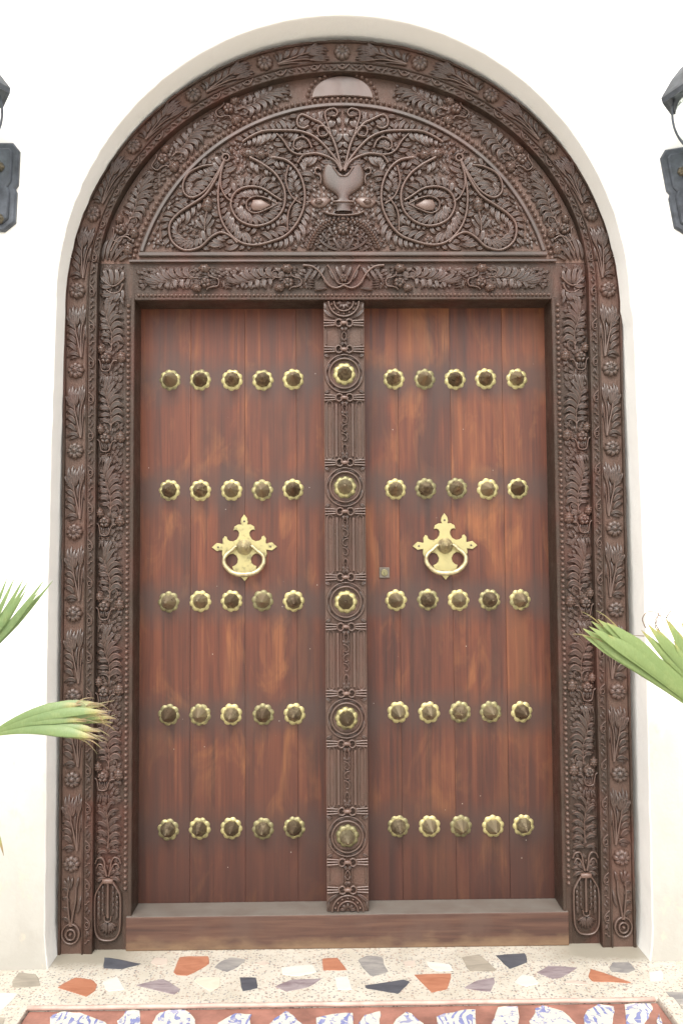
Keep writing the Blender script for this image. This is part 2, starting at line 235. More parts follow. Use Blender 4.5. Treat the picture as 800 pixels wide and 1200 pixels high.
# ------------------------------------------------------------------ mesh writers
class MB:
    """collects relief geometry in (u, v, h): u across, v along, h out of the board towards the street"""
    def __init__(s): s.v = []; s.f = []
    def add(s, vs, fs):
        b = len(s.v); s.v += vs; s.f += [tuple(b+i for i in f) for f in fs]
    def grid(s, rows, close=False):
        nr, nc = len(rows), len(rows[0]); vs = [p for r in rows for p in r]; fs = []
        for i in range(nr-1):
            for j in range(nc if close else nc-1):
                k = (j+1) % nc
                fs.append((i*nc+j, i*nc+k, (i+1)*nc+k, (i+1)*nc+j))
        s.add(vs, fs)
    def leaf(s, P, w, h=.011, n=7, groove=.55, curl=1.0):
        P0, P1, P2 = [Vector(p) for p in P]; rows = []
        for i in range(n+1):
            t = i/n; p = P0*(1-t)**2 + P1*2*t*(1-t) + P2*t*t
            d = (P1-P0)*(1-t) + (P2-P1)*t
            if d.length < 1e-9: d = P2-P0
            d.normalize(); q = Vector((-d.y, d.x))
            ww = w*max(.06, math.sin(PI*min(1, (t*.93+.04))**.85))**.8
            e = h*(.80+.20*t**.8*curl)*(1-.62*max(0, (t-.68)/.32)**1.6)
            if i == 0: e = h*.45
            rows.append([(p.x-q.x*ww*c, p.y-q.y*ww*c, e*g if abs(c) < 1 and i < n else (-.003 if i < n or abs(c) == 1 else e*.15)) for c, g in ((-1, 0), (-.90, .80), (-.66, .98), (-.34, groove), (0, .92), (.34, groove), (.66, .98), (.90, .80), (1, 0))])
        s.grid(rows)
    def under(s, u0, u1, v0, v1, seed, n=40, L=.026, w=.0052, h=.007, lean=1.0, ok=None, pts=None, sp=.0085):
        """low background foliage that fills the ground behind the main leaves"""
        r = random.Random(seed); pts = [] if pts is None else pts; c = 0
        for i in range(n*30):
            if c >= n: break
            x, y = r.uniform(u0, u1), r.uniform(v0, v1); a = PI/2-lean*(x-(u0+u1)/2)/(u1-u0)*2.0+r.gauss(0, .25); l = L*r.uniform(.7, 1.1)
            d = Vector((math.cos(a), math.sin(a))); q = Vector((d.y, -d.x))*(1 if x > (u0+u1)/2 else -1); p0 = Vector((x, y)); p1 = p0+d*l*.6; p2 = p0+d*l*.75+q*l*.45
            if not (u0 <= p2.x <= u1 and v0 <= p2.y <= v1) or (ok and not (ok(p2.x, p2.y) and ok(p0.x, p0.y))): continue
            m = (p0+p2)/2+d*l*.1
            if any((m.x-e[0])**2+(m.y-e[1])**2 < sp*sp for e in pts): continue
            pts.append((m.x, m.y)); s.leaf((p0, p1, p2), w, h*r.uniform(.75, 1.1), 5); c += 1
        return c
    def lobed(s, P, w, h=.011, lobes=3, rnd=random):
        """acanthus leaf: a midrib leaf with side lobes that curl away from it"""
        P0, P1, P2 = [Vector(p) for p in P]
        s.leaf(P, w*.55, h)
        L = (P2-P0).length
        for k in range(lobes):
            t = .12+.62*k/max(1, lobes-1) if lobes > 1 else .4
            b = P0*(1-t)**2 + P1*2*t*(1-t) + P2*t*t; d = ((P1-P0)*(1-t) + (P2-P1)*t).normalized(); q = Vector((-d.y, d.x))
            for sg in (-1, 1):
                l = L*.36*(1-.35*t)
                s.leaf((b, b+q*sg*l*.45+d*l*.55, b+q*sg*l*.95+d*l*.35), w*.34, h*.85, 5)
    def tube(s, pts, r, h=None, r1=None, n=5, closed=False):
        C = smooth(pts, closed=closed); m = len(C); rows = []; h = h or r*1.5
        for i, p in enumerate(C):
            a = C[i-1] if i else (C[-2] if closed else p); b = C[i+1] if i < m-1 else (C[1] if closed else p)
            d = Vector((b[0]-a[0], b[1]-a[1])); d.normalize(); q = Vector((-d.y, d.x)); t = i/(m-1); rr = r*(1-t)+(r1 if r1 is not None else r)*t
            row = [(p[0]+q.x*rr*1.05, p[1]+q.y*rr*1.05, -.003)]
            for k in range(n+1):
                g = PI*k/n; row.append((p[0]+q.x*rr*math.cos(g), p[1]+q.y*rr*math.cos(g), h*(.45+.55*math.sin(g))*(rr/r)**.5))
            row.append((p[0]-q.x*rr*1.05, p[1]-q.y*rr*1.05, -.003)); rows.append(row)
        s.grid(rows)
        if not closed:
            s.add(rows[0], [tuple(range(len(rows[0])))[::-1]]); s.add(rows[-1], [tuple(range(len(rows[0])))])
    def polar(s, c, fr, fh, nr=6, nt=32, rot=0):
        rows = []
        for i in range(nr+1):
            q = max(i/nr, .02)
            rows.append([(c[0]+fr(a)*q*math.cos(a+rot), c[1]+fr(a)*q*math.sin(a+rot), fh(q, a) if i < nr else -.003) for a in [2*PI*j/nt for j in range(nt)]])
        b = len(s.v); s.grid(rows[::-1], True); s.f.append(tuple(b+nr*nt+j for j in range(nt)))
    def flower(s, c, r, n=8, h=.013, rot=0, nt=None):
        nt = nt or n*6
        fr = lambda a: r*(.86+.14*abs(math.cos(a*n/2))**.6)
        def fh(q, a):
            g = abs(math.cos(a*n/2)); rib = 1-.25*math.exp(-((g-1)/.12)**2)
            if q < .26: return h*(1.05+.3*math.cos(q/.26*1.4))
            return h*(.25+.95*math.sin(PI*min(.97, (q-.2)/.85)**.8)*(.35+.65*g**.5)*rib)
        s.polar(c, fr, fh, 8, nt, rot)
    def fruit(s, c, r, ax=(0, 1), h=.013, n=6, stretch=1.25):
        a = Vector(ax).normalized(); b = Vector((a.y, -a.x)); rows = []
        for i in range(n*2+1):
            row = []
            for j in range(n*2+1):
                x = (j/n-1); y = (i/n-1); d = math.hypot(x, y); k = 1/max(1, (max(abs(x), abs(y)) and d/max(abs(x), abs(y)))); X, Y = x*k, y*k
                R = math.hypot(X, Y); dome = math.sqrt(max(0, 1-R*R*.96)); z = h*dome if R < .97 else -.003
                w = 1-.25*Y
                q = b*X*r*w + a*Y*r*stretch; row.append((c[0]+q.x, c[1]+q.y, z))
            rows.append(row)
        s.grid(rows)
        pr = r*.235                                                      # seeds in offset rows over the skin
        for i in range(-4, 5):
            for j in range(-4, 5):
                X = (j+.5*(i % 2))*.44; Y = i*.40
                if X*X+Y*Y > .74: continue
                q = b*X*r*(1-.25*Y)+a*Y*r*stretch; z0 = h*math.sqrt(1-(X*X+Y*Y)*.96)*.92
                rr = [[(c[0]+q.x+pr*k_*math.cos(2*PI*m_/6), c[1]+q.y+pr*k_*math.sin(2*PI*m_/6), z0+hh) for m_ in range(6)] for k_, hh in ((1, -.002), (.75, pr*.5), (.15, pr*.9))]
                s.grid(rr, True)
    def bead(s, c, r, h=None, nt=8, nr=3):
        h = h or r*1.15
        s.polar(c, lambda a: r, lambda q, a: h*math.sqrt(max(0, 1-q*q)), nr, nt)
    def slab(s, pts, h, bev=.003, h0=-.003):
        """raised plateau with a bevelled rim; pts counter-clockwise"""
        n = len(pts); ins = inset(pts, bev)
        rows = [[(p[0], p[1], h0) for p in pts], [(p[0], p[1], h-bev*.8) for p in pts], [(p[0], p[1], h) for p in ins]]
        b = len(s.v); s.grid(rows, True); s.f.append(tuple(b+2*n+j for j in range(n)))
    def rows_relief(s, prof, h, cx=0.0, n=10):
        """symmetric vase-like body: (v, half width) rows, rounded across"""
        rows = []
        for v, w in prof:
            rows.append([(cx+w*1.02*(-1), v, -.003)]+[(cx-w*math.cos(PI*k/n), v, h*(.35+.65*math.sin(PI*k/n))) for k in range(n+1)]+[(cx+w*1.02, v, -.003)])
        s.grid(rows)
    def build(s, name, mat, parent=None, loc=(0, 0, 0), fmap=None, y0=0.0, smooth_=True, org=None):
        """loc: object location; fmap maps (u, v) to board (x, z)"""
        vs = []
        for u, v, h in s.v:
            x, z = fmap(u, v) if fmap else (u, v)
            vs.append((x, y0-h*(1.42 if mat is M['carved'] else 1), z))
        return link_mesh(name, vs, s.f, mat, parent, loc, smooth_, org)

def inset(pts, d):
    n = len(pts); out = []
    for i in range(n):
        a, p, b = Vector(pts[i-1][:2]), Vector(pts[i][:2]), Vector(pts[(i+1) % n][:2])
        e1 = (p-a); e2 = (b-p); e1.normalize(); e2.normalize(); n1 = Vector((-e1.y, e1.x)); n2 = Vector((-e2.y, e2.x))
        m = n1+n2; m = m/max(.35, m.length_squared/2) if m.length > 1e-6 else n1
        out.append((p.x+m.x*d, p.y+m.y*d))
    return out
def smooth(pts, k=6, closed=False):
    """Catmull-Rom through the points"""
    if len(pts) < 3: 
        return [tuple(pts[0][i]+(pts[1][i]-pts[0][i])*t/4 for i in (0, 1)) for t in range(5)]
    P = [Vector(p) for p in pts]; out = []; n = len(P)
    rng = n if closed else n-1
    for i in range(rng):
        if closed: a, b, c, d = P[i-1], P[i], P[(i+1) % n], P[(i+2) % n]
        else: a, b, c, d = P[max(0, i-1)], P[i], P[i+1], P[min(n-1, i+2)]
        for j in range(k):
            t = j/k
            out.append(tuple(.5*((2*b)+(c-a)*t+(2*a-5*b+4*c-d)*t*t+(3*b-a-3*c+d)*t**3)))
    out.append(tuple(P[0] if closed else P[-1])); return out
def link_mesh(name, vs, fs, mat, parent=None, loc=(0, 0, 0), smooth_=False, org=None):
    """org: shift the mesh so that the object origin sits there"""
    if org is not None:
        vs = [(a-org[0], b-org[1], c-org[2]) for a, b, c in vs]; loc = (loc[0]+org[0], loc[1]+org[1], loc[2]+org[2])
    me = bpy.data.meshes.new(name); me.from_pydata([tuple(v) for v in vs], [], fs); me.materials.append(mat)
    if smooth_: me.polygons.foreach_set('use_smooth', [True]*len(me.polygons))
    me.update(); o = bpy.data.objects.new(name, me); COL.objects.link(o); o.location = loc
    if parent is not None: o.parent = parent
    return o
def centre(o):
    """origin to the middle of the mesh"""
    me = o.data; n = len(me.vertices)
    c = Vector((0, 0, 0))
    for v in me.vertices: c += v.co
    c /= n
    for v in me.vertices: v.co -= c
    o.location = Vector(o.location)+c; return o
def empty(name, loc=(0, 0, 0)):
    o = bpy.data.objects.new(name, None); COL.objects.link(o); o.location = loc; o.empty_display_size = .05; return o
def tag(o, label=None, cat=None, group=None, kind=None):
    for k, v in (('label', label), ('category', cat), ('group', group), ('kind', kind)):
        if v: o[k] = v
    return o
def inst(o, loc=None, parent='same', sx=1, rot=None):
    """copy of a part sharing its mesh"""
    c = o.copy(); COL.objects.link(c)
    if parent != 'same': c.parent = parent
    if loc is not None: c.location = loc
    if sx != 1: c.scale = (c.scale[0]*sx, c.scale[1], c.scale[2])
    if rot is not None: c.rotation_euler = (0, rot, 0)
    return c
def mirror(objs, parent='same'):
    """mirrored copies across x = 0 of parts that are children of a root at x = 0"""
    out = []
    for o in objs:
        c = o.copy(); COL.objects.link(c); c.location = (-o.location[0], o.location[1], o.location[2])
        c.scale = (-o.scale[0], o.scale[1], o.scale[2]); c.rotation_euler = (0, -o.rotation_euler[1], 0)
        if parent != 'same': c.parent = parent
        out.append(c)
    return out
def box(x0, x1, y0, y1, z0, z1, bev=.003, sides=None):
    """bevelled box"""
    vs = []; fs = []
    import bmesh
    bm = bmesh.new(); bmesh.ops.create_cube(bm, size=1)
    for v in bm.verts: v.co = ((x0+x1)/2+v.co.x*(x1-x0), (y0+y1)/2+v.co.y*(y1-y0), (z0+z1)/2+v.co.z*(z1-z0))
    if bev: bmesh.ops.bevel(bm, geom=bm.edges[:], offset=bev, segments=2, affect='EDGES', profile=.6)
    bm.verts.index_update(); vs = [tuple(v.co) for v in bm.verts]; fs = [tuple(v.index for v in f.verts) for f in bm.faces]; bm.free()
    return vs, fs
def sweep(prof, path):
    """prof: [(a, b)], path: list of functions or frames -> grid of points"""
    rows = [[fr(a, b) for a, b in prof] for fr in path]
    nc = len(prof); vs = [p for r in rows for p in r]
    fs = [(i*nc+j, i*nc+j+1, (i+1)*nc+j+1, (i+1)*nc+j) for i in range(len(rows)-1) for j in range(nc-1)]
    return vs, fs
def merge(*parts):
    V = []; F = []
    for vs, fs in parts:
        b = len(V); V += list(vs); F += [tuple(b+i for i in f) for f in fs]
    return V, F
def tube3(pts, r, n=8, r1=None, caps=True, closed=False):
    P = [Vector(p) for p in pts]; m = len(P); V = []; F = []; ref = Vector((0.13, 0.2, 1)).normalized()
    for i, p in enumerate(P):
        d = (P[(i+1) % m]-P[i-1]) if closed else (P[min(m-1, i+1)]-P[max(0, i-1)])
        d.normalize(); a = d.cross(ref)
        if a.length < .05: a = d.cross(Vector((1, 0, 0)))
        a.normalize(); b = d.cross(a); t = i/(m-1); rr = (r(t) if callable(r) else r*(1-t)+(r1 if r1 is not None else r)*t)
        V += [tuple(p+a*rr*math.cos(2*PI*k/n)+b*rr*math.sin(2*PI*k/n)) for k in range(n)]
    for i in range(m if closed else m-1):
        for k in range(n):
            j = (i+1) % m; F.append((i*n+k, i*n+(k+1) % n, j*n+(k+1) % n, j*n+k))
    if caps and not closed: F += [tuple(range(n))[::-1], tuple((m-1)*n+k for k in range(n))]
    return V, F
def lathe(prof, n=24, axis='z', c=(0, 0, 0)):
    """prof: [(radius, height)]"""
    V = []; F = []
    for r, h in prof:
        for k in range(n):
            a = 2*PI*k/n; x, y = r*math.cos(a), r*math.sin(a)
            V.append((c[0]+x, c[1]+y, c[2]+h) if axis == 'z' else (c[0]+x, c[1]-h, c[2]+y))
    for i in range(len(prof)-1):
        for k in range(n): F.append((i*n+k, i*n+(k+1) % n, (i+1)*n+(k+1) % n, (i+1)*n+k))
    F += [tuple(range(n)), tuple((len(prof)-1)*n+k for k in range(n))]
    return V, F

# ------------------------------------------------------------------ ground, floor, step
def sheet(name, x0, x1, y0, y1, z, mat, kind='structure', thick=.05):
    vs, fs = box(x0, x1, y0, y1, z-thick, z, 0); o = link_mesh(name, vs, fs, mat); tag(o, kind=kind); return o
ground = sheet('ground', -600, 600, -900, -1.25, -.34, M['paving'], thick=.4)
tag(ground, 'plain grey ground stretching away from the step')
FY, FX0, FX1 = -.415, -1.003, .962           # inner edges of the terrazzo round the red step
tv = [box(-3.6, 3.6, FY, .32, -.33, 0, .004), box(-3.6, FX0, -.9, FY-.0005, -.33, 0, .004), box(FX1+.055, 3.6, -.9, FY-.0005, -.33, 0, .004)]
# narrow kerb that runs forward on the right
tv.append(box(FX1, FX1+.050, -.9, FY-.0005, -.33, .006, .008))
floor = link_mesh('terrazzo_floor', *merge(*tv), M['terrazzo'], smooth_=False)
tag(floor, 'cream speckled terrazzo floor set with coloured marble chips before the door', kind='structure')
def chip(parent, pts, z, mat, name, rise, jit=.0015):
    r = random.Random(int(abs(pts[0][0]*1000)+abs(pts[1][1]*777)))
    P = []
    n = len(pts); area = sum(pts[i-1][0]*pts[i][1]-pts[i][0]*pts[i-1][1] for i in range(n))
    if area < 0: pts = pts[::-1]
    for i in range(n):
        a, b = Vector(pts[i]), Vector(pts[(i+1) % n])
        for k in range(3):
            p = a.lerp(b, k/3+.04); P.append((p.x+r.uniform(-jit, jit), p.y+r.uniform(-jit, jit)))
    I = inset(P, .0025); m = len(P)
    vs = [(x, y, z-.006) for x, y in P]+[(x, y, z+rise*.6) for x, y in P]+[(x, y, z+rise) for x, y in I]
    fs = [(i, (i+1) % m, m+(i+1) % m, m+i) for i in range(m)]+[(m+i, m+(i+1) % m, 2*m+(i+1) % m, 2*m+i) for i in range(m)]+[tuple(2*m+i for i in range(m))]
    c = (sum(p[0] for p in P)/m, sum(p[1] for p in P)/m, z)
    return link_mesh(name, vs, fs, mat, parent, org=c)
for c, pts in CHIPS: chip(floor, pts, 0, M[c], 'marble_chip' if c != 'orange' else 'terracotta_chip', .0016)
# red cement step with broken china pressed into it
step = link_mesh('red_step', *box(FX0+.001, FX1-.001, -.9, FY-.001, -.33, -.014, .003), M['step'])
tag(step, 'red cement step inlaid with broken blue and white china', kind='structure')
lip = link_mesh('step_lip', *tube3([(FX0-.004+.0196*i*5, FY-.002, -.0035+.0008*math.sin(i*2.3)) for i in range(21)], .0075, 10), M['lip'], floor, smooth_=True)
for pts in CHINA: chip(step, pts, -.014, M['china'], 'china_shard', .004, .003)

# ------------------------------------------------------------------ plastered wall with the arched opening
WY = -.15; ZC = 2.293
def wall_path():
    rz = random.Random(3); pts = []
    for i in range(40):
        z = ZC*i/40; hw = 1.036-.018*max(0, (z-1.2)/1.1)**1.3 if z > 1.2 else 1.036
        hw -= .012*math.exp(-z/.05)
        pts.append((-hw, z))
    for i in range(97):
        a = PI*i/96; pts.append((-1.018*math.cos(a), ZC+1.053*math.sin(a)))
    pts += [(-x+.008, z) for x, z in pts[:40][::-1]]
    return [(x+rz.gauss(0, .0009), z) for x, z in pts]
W = wall_path(); n = len(W)
def outward(i):
    a, b = Vector(W[max(0, i-1)]), Vector(W[min(n-1, i+1)]); d = (b-a).normalized(); return Vector((-d.y, d.x))
rows = [[] for _ in range(8)]
for i, (x, z) in enumerate(W):
    o = outward(i); zz = lambda k: max(z+o.y*k, 0) if i not in (0, n-1) else 0
    rows[0].append((x, .30, z)); rows[1].append((x, WY+.012, z))
    rows[2].append((x+o.x*.001, WY+.005, zz(.001))); rows[3].append((x+o.x*.003, WY+.0015, zz(.003))); rows[4].append((x+o.x*.007, WY, zz(.007)))
    # far edge of the wall: a big rectangle 5 m to each side, 5.6 m high
    if z <= ZC: t = (5.0-abs(x)); e = (math.copysign(5.0, x), z)
    else:
        d = Vector((x, z-ZC)).normalized(); k = min(5.0/max(1e-6, abs(d.x)), 3.3/max(1e-6, d.y)); e = (d.x*k, ZC+d.y*k)
    m = (x+(e[0]-x)*.12, z+(e[1]-z)*.12)
    rows[5].append((m[0], WY, m[1])); rows[6].append((e[0], WY, e[1])); rows[7].append((e[0], .35, e[1]))
wv = [p for r in rows for p in r]; wf = [(i*n+j, i*n+j+1, (i+1)*n+j+1, (i+1)*n+j) for i in range(7) for j in range(n-1)]
wf = [f[::-1] for f in wf]
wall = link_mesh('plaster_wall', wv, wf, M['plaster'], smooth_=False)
for p in wall.data.polygons:
    if p.index < 5*(n-1): p.use_smooth = True
tag(wall, 'white plastered wall with the round arch round the carved door', 'wall')
# back of the opening (room side) so no daylight leaks round the frame
link_mesh('inner_lining', *box(-1.2, 1.2, .302, .36, 0, 3.5, 0), M['sash'], wall)
for sx, xa, xb, zr in ((-1, -1.112, -1.026, 2.392), (1, 1.034, 1.118, 2.386)):
    for dz, hh in ((0.0, .008), (-.072, .024)):
        link_mesh('impost_molding', *box(xa, xb, WY-.0035, WY+.01, zr+dz-hh/2, zr+dz+hh/2, .003), M['plaster'], wall, smooth_=False)

# ------------------------------------------------------------------ carved door frame
frame = empty('carved_door_frame', (0, 0, 0))
tag(frame, 'dark carved wooden door frame with arched fanlight panel of vines and rosettes', 'door frame')
RO, RI_A, RI_B, RI_Z = 1.024, .904, .803, 2.40
OW = RO-RI_A
def ri(th):
    """distance from the arch centre to the inner edge, th from the horizontal"""
    c, s = math.cos(th), math.sin(th); dz = ZC-RI_Z
    A = (c/RI_A)**2+(s/RI_B)**2; B = 2*dz*s/RI_B**2; C = (dz/RI_B)**2-1
    r = (-B+math.sqrt(max(0, B*B-4*A*C)))/(2*A)
    if ZC+r*s < RI_Z: r = RI_A/max(1e-6, c)
    return r
def om(u, v):
    """outer band: u from the outer edge inwards, v along the left half from the floor up"""
    if v <= ZC: return (-RO+u, v)
    th = (v-ZC)/.97; ro = RO+.005*math.sin(th); r = ro-u/OW*(ro-ri(min(th, PI/2)))
    if th > PI/2: r = ro-u/OW*(ro-ri(PI-th))
    return (-r*math.cos(th), ZC+r*math.sin(th))
VTOP = ZC+.97*PI/2; YO = -.026
PROF = [(0, -.30), (0, .006), (.0015, .010), (.0075, .010), (.009, .008), (.0105, 0), (.080, 0), (.0812, .005), (.083, .009), (.0855, .010), (.088, .008),
        (.0893, .003), (.0905, .0035), (.117, .0055), (.119, .0045), (.12, .001), (.12, -.05)]
def frame_rail(name, v0, v1, nseg, wob=.0):
    rz = random.Random(5); fr = []
    for i in range(nseg+1):
        v = v0+(v1-v0)*i/nseg; w = rz.gauss(0, wob)
        fr.append(lambda a, b, v=v, w=w: (om(a+(w if a < .002 else 0), v)[0], YO-b, om(a+(w if a < .002 else 0), v)[1]))
    vs, fs = sweep(PROF, fr)
    o = link_mesh(name, vs, [f[::-1] for f in fs], M['ground'], frame); return o
VS = 2.49
post = frame_rail('outer_post', 0, VS-.0012, 60, .0008)
arch = frame_rail('arch_rail', VS+.0012, 2*VTOP-VS-.0012, 150, .0008)
mod = post.modifiers                                                      # plain mesh, no modifiers needed
# motifs of the outer band: rosettes, plume sprays, scroll links
ros = [.314+.2945*k for k in range(8)]; ros += [ros[7]+(VTOP-ros[7])/5*k for k in (1, 2, 3, 4, 5)]
UB = .0455                                                                # middle of the rosette band
def bend(vc, k=1.0): return lambda u, v: om(UB+u, vc+v*k)
def straight(u, v): return (u, v)
def rosette_mb(rot=0):
    m = MB(); m.flower((0, 0), .0335, 8, .012, rot); m.bead((0, 0), .006, .0185)
    for k in range(8):
        a = 2*PI*(k+.5)/8; m.leaf(((.008*math.cos(a), .008*math.sin(a)), (.015*math.cos(a), .015*math.sin(a)), (.024*math.cos(a), .024*math.sin(a))), .0022, .0145, 3)
    return m
def plume_mb(var=0):
    m = MB(); r = random.Random(40+var); j = lambda s=.002: r.uniform(-s, s)
    m.tube([(.020, .046), (.012, .085), (.002, .13), (-.006, .170)], .0050, .010, .0026)
    m.tube([(.020, .046), (.019, .09), (.019, .14), (.027, .185)], .0046, .010, .0024)
    m.tube([(.022, .046), (.026, .10), (.030, .135)], .003, .008, .0015)
    for k, (x, y) in enumerate(((-.031, .205), (-.021, .236), (-.008, .240), (.003, .232), (.012, .226))):
        m.leaf(((-.005+.002*k, .163), (x*.9-.004+j(), .19+j()), (x+j(), y+j())), .0074, .012, 7)
    for x, y in ((.016, .238), (.026, .244), (.034, .232)):
        m.leaf(((.024, .165), (x-.001, .205+j()), (x, y+j())), .0054, .011, 6)
    m.leaf(((.012, .115), (.010, .14), (.014, .175)), .004, .010, 5)
    m.leaf(((.033, .115), (.037, .14), (.0335, .17)), .003, .009, 5)
    for k in range(5):
        y = .083+.0265*k
        m.leaf(((.001-.001*k, y-.012), (-.015, y+.022+j()), (-.0345, y+.004+j())), .0100, .011, 7, .5)
    m.leaf(((.012, .050), (-.006, .076), (-.034, .046)), .0075, .011, 7)
    m.leaf(((.006, .046), (-.010, .052), (-.022, .037)), .0045, .009, 5)
    return m
def scroll_mb():
    m = MB(); h = .0062
    m.tube([(.0065*math.cos(a)-.001, .0085*math.sin(a)+.004) for a in [PI*2*k/8 for k in range(8)]], .0020, h+.004, closed=True)
    m.bead((-.001, .004), .0032, h+.003, 7, 2)
    m.tube([(-.0095, .030), (-.002, .024), (.0075, .012), (.0085, 0), (.003, -.010), (-.006, -.013)], .0022, h+.004)
    m.leaf(((-.004, .034), (.002, .042), (.0085, .056)), .0035, h+.003, 5)
    m.leaf(((-.008, .044), (-.006, .055), (.002, .066)), .003, h+.003, 5)
    m.leaf(((-.004, -.018), (.004, -.026), (.0085, -.040)), .0035, h+.003, 5)
    m.leaf(((.004, -.020), (-.004, -.034), (-.008, -.048)), .003, h+.003, 5)
    m.tube([(-.009, -.060), (-.002, -.058), (.0, -.052), (.008, -.050)], .002, h+.003)
    return m
proto = {}
def place_outer(key, mbf, name, v, parent_post, parent_arch, name_u=0.0):
    if v+.13 < ZC:
        if key not in proto:
            proto[key] = mbf().build(name, M['carved'], parent_post, loc=(-RO+UB+name_u, YO, v)); return proto[key]
        return inst(proto[key], (-RO+UB+name_u, YO, v))
    f = lambda u, w: om(UB+name_u+u, v+w)
    x, z = f(0, 0)
    return mbf().build(name, M['carved'], parent_arch if v > VS-.05 else parent_post, fmap=f, y0=YO, org=(x, YO, z))
left_arch = []
for k, v in enumerate(ros):
    o = place_outer('ros', rosette_mb, 'rosette', v, post, arch)
    if o.parent == arch and k < 12: left_arch.append(o)
for k, v in enumerate(ros[:-1]):
    kk = .98 if v < 2.3 else .955
    o = place_outer('plume%d' % (k % 3), lambda: plume_mb(k % 3), 'plume_spray', v, post, arch)
    if o.parent == arch: left_arch.append(o)
nsc = 28; sp = (VTOP-.08)/nsc
for k in range(nsc):
    o = place_outer('scroll', scroll_mb, 'scroll_link', .10+sp*(k+.0), post, arch, .0585)
    if o.parent == arch: left_arch.append(o)
o = place_outer('scroll', scroll_mb, 'scroll_link', VTOP-.004, post, arch, .0585)
# foot of the outer band: stalk rising out of a coiled ring
m = MB()
m.tube([(.030*math.cos(a), .072+.034*math.sin(a)) for a in [2*PI*k/12 for k in range(12)]], .0042, .010, closed=True)
m.tube([(.016*math.cos(a), .070+.018*math.sin(a)) for a in [2*PI*k/10 for k in range(10)]], .0040, .011, closed=True); m.bead((0, .071), .007, .013)
m.tube([(.002, .10), (.008, .14), (.017, .19), (.018, .235)], .0055, .012, .003)
m.tube([(-.002, .10), (-.008, .15), (-.012, .20), (-.006, .245)], .005, .011, .003)
for y in (.12, .155, .19, .222): m.leaf(((-.006, y-.01), (-.018, y+.018), (-.0335, y)), .0068, .011)
for x, y in ((-.02, .262), (-.008, .272), (.004, .268), (.022, .268)): m.leaf(((-.004 if x < .01 else .018, .225), (x, .25), (x*1.2, y)), .005, .012)
m.leaf(((.020, .14), (.030, .16), (.034, .20)), .005, .010)
m.build('foot_spray', M['carved'], post, loc=(-RO+UB, YO, 0))

# inner jamb boards: leafy band, bead strip, fillet at the opening
YI = .006; XB = -.856
JP = [(-.913, -.10), (-.913, 0), (-.806, 0), (-.8045, .001), (-.7865, .001), (-.7855, .007), (-.784, .0085), (-.775, .0085), (-.7725, .006), (-.7725, -.16)]
vs, fs = sweep(JP, [lambda a, b, z=z, k=k: (a, YI-(min(b, .0) if k else b), z) for z, k in ((0, 0), (.5, 0), (1.0, 0), (1.5, 0), (2.0, 0), (2.3575, 0), (2.3585, 1), (2.4865, 1))])
jamb = link_mesh('inner_jamb', vs, [f[::-1] for f in fs], M['ground'], frame)
def beads(path, pitch, r, name, parent, y, h=None, cap=None):
    """a continuous row of turned beads along a board path, one part"""
    m = MB(); P = [Vector(p) for p in path]; acc = pitch/2; out = 0
    for a, b in zip(P, P[1:]):
        L = (b-a).length
        while acc <= L:
            p = a.lerp(b, acc/L); m.bead((p.x, p.y), r, (h or r*1.15), 8, 3); acc += pitch; out += 1
        acc -= L
    o = m.build(name, M['carved'], parent, y0=y, org=(path[0][0], y, path[0][1])); tag(o, kind='stuff'); return o
beads([(-.7953, .205), (-.7953, 2.345)], .0205, .0082, 'bead_strip', jamb, YI-.001)

def spray_mb(var=0, short=False):
    m = MB(); r = random.Random(70+var); j = lambda s=.0022: r.uniform(-s, s)
    m.under(-.048, .048, -.095, .235, 300+var, 100, .026, .0056, .008, sp=.0068)
    m.tube([(0, .028), (.001, .06), (0, .095), (-.010, .125), (-.019, .16), (-.020, .19)], .0032, .010, .0018)
    for P, w in ((((-.012, .128), (.004, .178), (.030, .176)), .0060), (((-.017, .145), (-.004, .200), (.024, .208)), .0062),
                 (((-.019, .160), (-.010, .222), (.010, .238)), .0056), (((-.020, .165), (-.022, .205), (-.010, .240)), .0048),
                 (((-.004, .082), (-.026, .096), (-.045, .079)), .0058), (((-.004, .108), (-.026, .122), (-.046, .106)), .0062),
                 (((-.012, .132), (-.030, .150), (-.047, .134)), .0058), (((-.018, .155), (-.034, .178), (-.046, .164)), .0050),
                 (((-.002, .058), (-.022, .072), (-.040, .062)), .0050)):
        m.leaf([(x+j(), y+j()) for x, y in P], w*1.45, .013)
    # curls that hold the two fruits
    m.tube([(.000, .046), (.010, .060), (.024, .058), (.030, .044), (.024, .034)], .0030, .011, .002)
    m.tube([(.000, .048), (-.010, .060), (-.022, .060)], .0028, .010, .002)
    # little stub leaves under the right fruit, flower stems
    m.leaf(((.036, -.014), (.030, -.024), (.026, -.034)), .005, .010, 5); m.leaf(((.038, -.014), (.042, -.024), (.041, -.036)), .005, .010, 5)
    m.leaf(((-.012, .004), (-.024, .010), (-.034, .004)), .004, .010, 5)
    if not short:
        for k in range(5):
            a = (-.036+.0085*k); m.leaf(((a+.002, -.066), (a-.002+.001*k, -.080), (a-.006+.0035*k, -.100)), .0036, .010, 5, .4)
    return m
def big_leaf_mb(P, w, seed):
    m = MB(); m.leaf(P, w*1.42, .015, 9, .5); return m
BIG = [(((.001, .052), (.026, .096), (.047, .052)), .0085), (((.001, .078), (.024, .122), (.047, .084)), .0080), (((-.002, .102), (.018, .148), (.047, .114)), .0078), (((-.008, .120), (.010, .172), (.045, .146)), .0068)]
